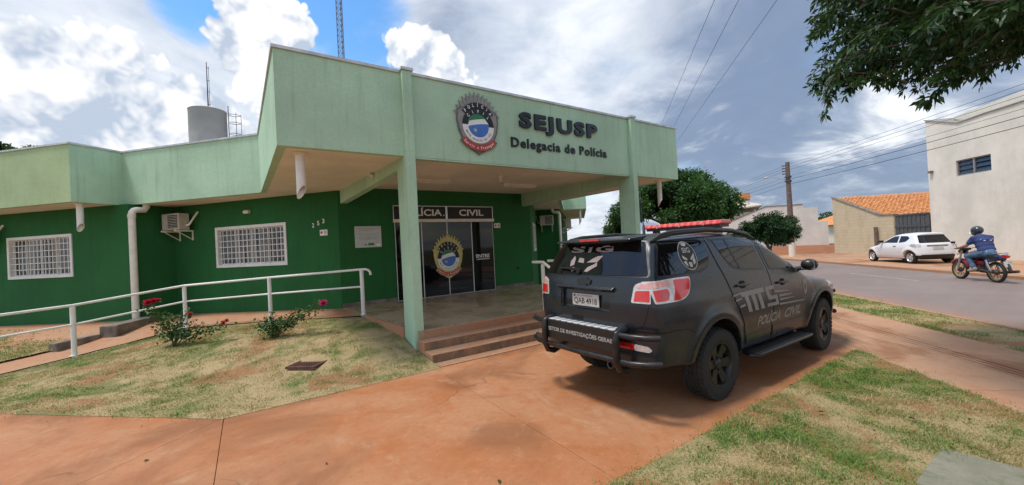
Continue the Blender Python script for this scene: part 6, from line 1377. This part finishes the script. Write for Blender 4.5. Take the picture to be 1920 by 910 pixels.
# ================================================================ white hatchback across the street
M['car_white'] = simple('white_car_paint', (.74, .75, .76), .25, var=.03, nscale=3, coat=.4)
AX2 = (.53, 2.98)
t2p = prof([(-.2, 1.33), (.35, 1.40), (.9, 1.425), (1.4, 1.405), (1.75, 1.33), (2.45, 1.0), (2.65, .935), (3.1, .84), (3.4, .72), (3.7, .55)], .05)
w2p = prof([(.15, .70), (.35, .78), (.55, .81), (.75, .815), (.88, .79), (.95, .765), (1.33, .60), (1.45, .5)], .025)
r2p = prof([(.15, .10), (.30, .02), (.48, .0), (.70, .02), (.88, .06), (.93, .10), (1.28, .36), (1.34, .34), (1.4, .33)], .02)
f2p = prof([(.15, 3.5), (.35, 3.6), (.55, 3.62), (.75, 3.52), (.9, 3.4)], .04)
def ka_f(x, y, z, wells=False):
    a = np.abs(y); W = w2p(z)*(1-.14*np.clip((.8-x)/.8, 0, 1.3)**2.2)*(1-.18*np.clip((x-2.6)/1.0, 0, 1.3)**2.2)
    for xa in AX2: W = W+.035*np.exp(-((np.hypot(x-xa, z-.29)-.38)/.08)**2)*(z < .9)
    t = t2p(x)-.07*(a/.6)**2.4; d = smax((a-W)*.93, (z-t)*.9, .07); d = smax(d, (r2p(z)+.16*(a/.8)**3-x)*.95, .07); d = smax(d, (x-f2p(z)+.36*(a/.8)**2.4)*.95, .1); d = smax(d, .20-z, .05)
    if wells:
        for xa in AX2: d = np.maximum(d, -np.maximum(np.hypot(x-xa, z-.29)-.345, .45-a))
    return d
hd = R(45.5); mid = Vector((26.15, 4.42)); ori = mid-Vector((math.cos(hd), math.sin(hd)))*.53
KA = thing('parked_hatchback', (ori.x, ori.y, -.432), 'small white hatchback parked before the grey gate', 'car', rz=hd)
V, F = surface_nets(lambda x, y, z: ka_f(x, y, z, True), (-.1, -.95, .12), (3.75, .95, 1.5), .026); V = settle(lambda x, y, z: ka_f(x, y, z, True), V, 3)
kb = np_mesh('body', V, F, [M['car_white'], M['trim']], KA, smooth=True); cc = V[F].mean(1)
iw = ((cc[:, 2] < .40) & (cc[:, 0] < .42)).astype(np.int32) | (cc[:, 2] < .235).astype(np.int32)
for xa in AX2: iw |= ((np.hypot(cc[:, 0]-xa, cc[:, 2]-.29) < .335) & (np.abs(cc[:, 1]) < .82)).astype(np.int32)
kb.data.polygons.foreach_set('material_index', iw)
k2 = Skin(ka_f)
for s in (-1, 1):
    d = k2.panel('door', rpoly([(1.18, .30, .03), (1.14, .6, 0), (1.15, .93, 0), (1.22, 1.33, .03), (1.62, 1.31, .1), (2.28, .96, .08), (2.42, .80, .05), (2.38, .30, .05)], .03), 'y', s, .006, M['car_white'], KA, .07, rim=.02)
    k2.panel('window', rpoly([(1.245, .965, .02), (1.27, 1.28, .02), (1.60, 1.265, .08), (2.16, .965, .04)], .03), 'y', s, .009, M['car_glass'], d, .06, rim=.004)
    P, N = k2.hit([(1.36, .80)], 'y', s); B().box((1.28, s*(abs(P[0][1])+.012)-.012, .785), (1.44, s*(abs(P[0][1])+.012)+.012, .815)).build('handle', M['trim'], d)
    k2.panel('window', rpoly([(.62, 1.17, .06), (.78, 1.27, .04), (1.19, 1.285, .02), (1.165, .965, .02), (.78, 1.01, .08)], .03), 'y', s, .005, M['car_glass'], KA, .06, rim=.004)
    k2.panel('tail_light', rpoly([(.16, .76), (.17, .90), (.42, .905), (.50, .84), (.34, .77)], .03, step=.03), 'y', s, .008, M['lamp_clear'], KA, .04, rim=.01); k2.panel('tail_light', rpoly([(s*.60, .765), (s*.60, .90), (s*.70, .90), (s*.70, .765)], .02, step=.03), 'x', -1, .008, M['lamp_clear'], KA, .04, rim=.01, ref=.9)
    k2.panel('headlight', rpoly([(3.0, .62), (3.0, .74), (3.28, .66), (3.25, .58)], .03, step=.03), 'y', s, .008, M['lamp_clear'], KA, .04, rim=.01)
    P, N = k2.hit([(2.20, .97)], 'y', s); my = abs(P[0][1]); mb = B(); mb.box((2.13, min(s*my, s*(my+.20)), .97), (2.25, max(s*my, s*(my+.20)), 1.09)); mb.build('mirror', M['trim'], KA, bevel=.03)
k2.panel('rear_window', rpoly([(-.62, .945, .05), (-.52, 1.30, .06), (.52, 1.30, .06), (.62, .945, .05)], .05, step=.05), 'x', -1, .006, M['car_glass'], KA, .06, rim=.004, ref=1.2)
k2.panel('windscreen', rpoly([(1.80, -.47, .06), (1.80, .47, .06), (2.45, .56, .06), (2.45, -.56, .06)], .05), 'z', 1, .005, M['car_glass'], KA, .07, rim=.004, lo=.5, hi=1.6)
k2.panel('plate_bar', rpoly([(-.40, .795), (-.40, .845), (.40, .845), (.40, .795)], .02, step=.04), 'x', -1, .014, M['grey_dark'], KA, .05, rim=.01, ref=.9)
k2.panel('number_plate', rpoly([(-.20, .64), (-.20, .765), (.20, .765), (.20, .64)], .01, step=.05), 'x', -1, .012, M['plate_grey'], KA, .05, rim=.008, ref=.9)
k2.panel('bumper_insert', rpoly([(-.66, .30), (-.62, .42), (.62, .42), (.66, .30)], .03, step=.05), 'x', -1, .010, M['trim'], KA, .05, rim=.01, ref=.9)
rimB, tyB = wheel_mesh(.285, .175, .185, None, 5, tread=False); first = None
for xa in AX2:
    for s in (-1, 1):
        if first is None: w = rimB.build('wheel', M['alu'], KA, smooth=True); tyB.build('tyre', M['rubber'], w, smooth=True, sharp=30); first = w
        else: w = copy_tree(first, KA)
        w.location = (xa, s*.70, .285); w.rotation_euler = (0, xa, 0 if s < 0 else math.pi)

# ================================================================ motorcycle and rider
M['moto_red'] = simple('dark_red_paint', (.22, .012, .018), .25, var=.1, coat=.4); M['moto_blue'] = simple('blue_paint', (.015, .055, .24), .25, var=.1, coat=.4); M['gold_rim'] = simple('dusty_gold_rim', (.34, .26, .12), .5, .4, var=.2); M['engine'] = simple('engine_grey', (.09, .085, .08), .5, .5, var=.3)
rear = Vector((19.09, 1.80)); fr_ = Vector((20.03, 2.66)); hd2 = math.atan2(fr_.y-rear.y, fr_.x-rear.x)
MO = thing('motorcycle', (rear.x, rear.y, -.535), 'red and blue motorcycle driving along the road', 'motorcycle', rz=hd2)
p_ = lambda b, n, m, par=MO, **k: b.build(n, M[m], par, **k)
for i, x in enumerate((0, 1.28)):
    t = B(); t.lathe([(.245, -.035), (.29, -.045), (.315, -.02), (.318, 0), (.315, .02), (.29, .045), (.245, .035)], 36, 'y', c=(x, 0, .315), closed=True); w = p_(t, 'wheel', 'rubber', smooth=True, sharp=60)
    r_ = B(); r_.lathe([(.247, -.03), (.225, -.02), (.225, .02), (.247, .03)], 32, 'y', c=(x, 0, .315), closed=True); p_(r_, 'rim', 'gold_rim', w, smooth=True)
    s_ = B(); s_.lathe([(0, -.07), (.06, -.06), (.085, 0), (.06, .06), (0, .07)], 14, 'y', c=(x, 0, .315))
    for k in range(18): a = 2*math.pi*k/18; s_.tube([(x+.06*math.cos(a), .03*(-1)**k, .315+.06*math.sin(a)), (x+.228*math.cos(a+.25), 0, .315+.228*math.sin(a+.25))], .0045, 4)
    p_(s_, 'hub_and_spokes', 'engine', w)
for s in (-1, 1):
    p_(B().tube([(1.28, s*.085, .315), (1.16, s*.085, .66), (1.06, s*.08, .98)], [.026, .030, .022], 8), 'fork', 'alu', smooth=True); p_(B().tube([(0, s*.09, .315), (.20, s*.09, .34), (.46, s*.09, .38)], .022, 8), 'swing_arm', 'dark_metal', smooth=True); p_(B().tube([(.06, s*.11, .36), (.12, s*.12, .52), (.17, s*.12, .68)], [.03, .034, .025], 8), 'shock', 'alu', smooth=True)
fd = B(); fd.tube([(1.28+.35*math.cos(a), 0, .315+.35*math.sin(a)) for a in np.linspace(R(35), R(165), 9)], .055, 8); p_(fd, 'front_fender', 'moto_red', smooth=True)
fb = lambda c, h: smax(np.abs(c[0])-h[0], smax(np.abs(c[1])-h[1], np.abs(c[2])-h[2], .08), .08)
def sdf_part(f, lo, hi, h, name, mat, par): V, F = surface_nets(f, lo, hi, h); V = settle(f, V, 2); return np_mesh(name, V, F, M[mat], par, smooth=True)
sdf_part(lambda x, y, z: np.sqrt(((x-.72)/.27)**2+(y/.13)**2+((z-.83+.25*(x-.72))/.135)**2)*.13-.13, (.35, -.25, .55), (1.1, .25, 1.1), .02, 'fuel_tank', 'moto_red', MO)
sdf_part(lambda x, y, z: np.sqrt(((x-.55)/.20)**2+(y/.115)**2+((z-.58)/.12)**2)*.11-.11, (.2, -.2, .4), (.9, .2, .8), .02, 'side_cover', 'moto_red', MO)
sdf_part(lambda x, y, z: np.maximum(np.abs(y)-.105, np.maximum(np.abs(z-.77-.03*np.sin(x*6))-.045, np.abs(x-.20)-.36))-.02, (-.35, -.2, .6), (.75, .2, .95), .02, 'seat', 'black_plastic', MO)
sdf_part(lambda x, y, z: smax(np.abs(y)-(.05+.07*np.clip((x+.36)/.4, 0, 1)), smax(np.abs(z-.70+.26*(x-.1))-.065, np.abs(x+.05)-.33, .06), .05), (-.45, -.2, .45), (.35, .2, 1.0), .018, 'tail_panel', 'moto_blue', MO)
tl_ = B(); tl_.add([(-.36, -.055, .76), (-.36, .055, .76), (-.43, .04, .83), (-.43, -.04, .83), (-.24, -.075, .80), (-.24, .075, .80), (-.30, .06, .87), (-.30, -.06, .87)], [(0, 1, 2, 3), (4, 7, 6, 5), (0, 4, 5, 1), (1, 5, 6, 2), (2, 6, 7, 3), (3, 7, 4, 0)]); p_(tl_, 'tail_light', 'lamp_red', bevel=.01)
pb_ = B(); pb_.add([(-.42, -.10, .50), (-.42, .10, .50), (-.36, .10, .66), (-.36, -.10, .66), (-.41, -.10, .496), (-.41, .10, .496), (-.35, .10, .656), (-.35, -.10, .656)], [(0, 1, 2, 3), (4, 7, 6, 5), (0, 4, 5, 1), (1, 5, 6, 2), (2, 6, 7, 3), (3, 7, 4, 0)]); p_(pb_, 'number_plate', 'plate_grey')
p_(B().tube([(-.20, 0, .66), (-.36, 0, .56), (-.46, 0, .36)], [.05, .05, .04], 8), 'rear_fender', 'black_plastic', smooth=True)
for s in (-1, 1): p_(B().tube([(.25, s*.10, .84), (-.15, s*.11, .90), (-.34, s*.06, .91)], .012, 6), 'grab_rail', 'alu', smooth=True)
en = B(); en.box((.40, -.12, .30), (.72, .12, .50)); en.tube([(.62, 0, .48), (.78, 0, .66)], [.09, .075], 12)
for k in range(5): en.box((.60+k*.03, -.10, .50+k*.032), (.74+k*.03, .10, .512+k*.032))
p_(en, 'engine', 'engine', bevel=.015)
p_(B().tube([(.80, -.06, .62), (.92, -.08, .45), (.70, -.13, .27), (.2, -.16, .27), (-.42, -.20, .36)], [.02, .02, .022, .04, .045], 10), 'exhaust', 'dark_metal', smooth=True)
p_(B().tube([(1.06, 0, .95), (.80, 0, .74), (.35, 0, .72), (.42, 0, .40), (.75, 0, .30), (.98, 0, .84)], .022, 8), 'frame', 'black_plastic', smooth=True)
p_(B().tube([(.86, -.37, 1.03), (.98, -.30, 1.06), (1.04, -.10, 1.02), (1.04, .10, 1.02), (.98, .30, 1.06), (.86, .37, 1.03)], .013, 8), 'handlebar', 'dark_metal', smooth=True)
hl = B(); hl.lathe([(0, .14), (.07, .12), (.09, .06), (.085, -.02), (0, -.06)], 14, 'x', c=(1.12, 0, .93)); p_(hl, 'headlight', 'black_plastic', smooth=True)
p_(B().box((.99, -.13, .97), (1.10, .13, 1.05)), 'instrument_panel', 'black_plastic', bevel=.02)
for s in (-1, 1):
    m_ = p_(B().tube([(.97, s*.26, 1.06), (1.00, s*.30, 1.18), (.99, s*.36, 1.24)], .007, 6), 'mirror', 'black_plastic', smooth=True); p_(B().box((.975, s*.37-.06, 1.21), (.995, s*.37+.06, 1.28)), 'mirror_head', 'black_plastic', m_, bevel=.01)
    p_(B().tube([(1.08, s*.10, .86), (1.09, s*.20, .85)], [.012, .028], 6), 'indicator', 'lamp_pink', smooth=True); p_(B().tube([(.55, s*.10, .32), (.55, s*.24, .31)], .013, 6), 'foot_peg', 'black_plastic')
# rider: one continuous body, clothes over it
M['helmet'] = simple('blue_grey_helmet', (.028, .036, .050), .3, var=.1, coat=.4); M['skin'] = simple('skin_brown', (.32, .17, .11), .55, var=.08); M['shirt'] = simple('navy_blue_shirt', (.030, .050, .150), .85, var=.15, nscale=14, bumpk=.3, bscale=30); M['jeans'] = simple('blue_jeans', (.075, .135, .225), .9, var=.3, nscale=9, bumpk=.3, bscale=40); M['jeans_worn'] = simple('greyed_jeans', (.20, .19, .18), .9, var=.2); M['shoe'] = simple('beige_shoe', (.33, .25, .18), .8, var=.15)
RI = thing('person', (rear.x, rear.y, -.535), 'rider in navy shirt, jeans and black helmet on the motorcycle', 'person', rz=hd2)
def cap(p, a, b_, ra, rb_):
    a = np.array(a); b_ = np.array(b_); ab = b_-a; t = np.clip(((p[0]-a[0])*ab[0]+(p[1]-a[1])*ab[1]+(p[2]-a[2])*ab[2])/(ab@ab), 0, 1)
    return np.sqrt((p[0]-a[0]-ab[0]*t)**2+(p[1]-a[1]-ab[1]*t)**2+(p[2]-a[2]-ab[2]*t)**2)-(ra+(rb_-ra)*t)
pel, che, nek, hea = (.26, 0, .93), (.40, 0, 1.27), (.48, 0, 1.42), (.56, 0, 1.56)
arms = {s: [(.43, s*.195, 1.36), (.60, s*.30, 1.13), (.83, s*.33, 1.06)] for s in (-1, 1)}; legs = {s: [(.28, s*.11, .90), (.70, s*.20, .80), (.52, s*.17, .40)] for s in (-1, 1)}
def body_f(x, y, z, grow_=0.0, parts='all'):
    p = (x, y, z); d = np.full(np.shape(x), 9.0)
    if parts in ('all', 'torso'):
        py_ = (x, y*.72, z); d = smin(cap(py_, pel, che, .135, .145), cap(py_, che, (.45, 0, 1.37), .145, .10), .05)
        for s in (-1, 1): d = smin(d, cap(p, (.43, 0, 1.38), arms[s][0], .08, .075), .05); d = smin(d, cap(p, arms[s][0], tuple(np.array(arms[s][0])*.45+np.array(arms[s][1])*.55), .068, .058), .03)
    if parts == 'all':
        d = smin(d, cap(p, (.45, 0, 1.38), hea, .055, .05), .03); d = smin(d, cap(p, hea, (.575, 0, 1.63), .088, .10), .03)
        for s in (-1, 1):
            d = smin(d, cap(p, arms[s][0], arms[s][1], .060, .045), .02); d = smin(d, cap(p, arms[s][1], arms[s][2], .045, .030), .02); d = smin(d, cap(p, arms[s][2], (.90, s*.335, 1.05), .034, .036), .02)
            for k in range(4): d = smin(d, cap(p, (.90, s*(.305+.022*k), 1.06), (.945, s*(.305+.022*k), 1.035), .011, .010), .006)
            d = smin(d, cap(p, (.87, s*.30, 1.05), (.90, s*.285, 1.02), .012, .010), .008)
    if parts in ('all', 'legs'):
        for s in (-1, 1): d = smin(d, cap(p, legs[s][0], legs[s][1], .098, .068), .04); d = smin(d, cap(p, legs[s][1], legs[s][2], .066, .045), .03)
        d = smin(d, cap((x, y*.8, z), (.20, 0, .90), (.30, 0, .92), .12, .125), .05)
    if parts == 'all':
        for s in (-1, 1): d = smin(d, cap(p, legs[s][2], (.66, s*.18, .335), .045, .036), .03)
    return d-grow_
sdf_part(lambda x, y, z: body_f(x, y, z), (0, -.5, .2), (1.05, .5, 1.8), .013, 'body', 'skin', RI)
sdf_part(lambda x, y, z: np.maximum(body_f(x, y, z, .016+.004*np.sin(z*40+x*20), 'torso'), .86-z), (0, -.5, .7), (.9, .5, 1.6), .014, 'shirt', 'shirt', RI)
sdf_part(lambda x, y, z: body_f(x, y, z, .014+.004*np.sin(z*35+x*28), 'legs'), (0, -.5, .2), (.95, .5, 1.2), .015, 'trousers', 'jeans', RI)
for s in (-1, 1): sdf_part(lambda x, y, z: np.maximum(smin(cap((x, y, z), (.50, s*.17, .39), (.56, s*.175, .37), .06, .055), cap((x, y, z), (.54, s*.175, .345), (.70, s*.185, .33), .05, .04), .03), .285-z), (.4, -.3, .25), (.8, .3, .5), .012, 'shoe', 'shoe', RI)
hm = sdf_part(lambda x, y, z: np.maximum(smin(np.sqrt(((x-.575)/1.12)**2+y**2+((z-1.615)/1.02)**2)-.138, cap((x, y, z), (.66, 0, 1.53), (.64, 0, 1.53), .085, .085), .05), -np.maximum(np.abs(z-1.61)-.05, np.maximum(.655-x, -1))), (.35, -.25, 1.35), (.85, .25, 1.85), .012, 'helmet', 'helmet', RI)
sdf_part(lambda x, y, z: np.maximum(np.sqrt(((x-.575)/1.10)**2+y**2+((z-1.61))**2)-.134, np.maximum(np.abs(z-1.61)-.052, .64-x)), (.55, -.2, 1.5), (.8, .2, 1.75), .012, 'visor', 'car_glass', hm)
B().tube([(.60, .150, 1.50), (.66, .135, 1.535), (.70, .10, 1.55)], .014, 6).build('helmet_mark', M['sign_white'], hm, smooth=True)
shs = Skin(lambda x, y, z: body_f(x, y, z, .022, 'torso'))
for y0, y1, z0_, z1_ in ((-.15, .15, 1.325, 1.34), (-.10, .10, 1.285, 1.305), (-.13, .13, .935, .975)): shs.panel('shirt_print', [(y0, z0_), (y1, z0_), (y1, z1_), (y0, z1_)], 'x', -1, .004, M['sign_white'], RI, .05, rim=0, ref=.42, hi=.6)
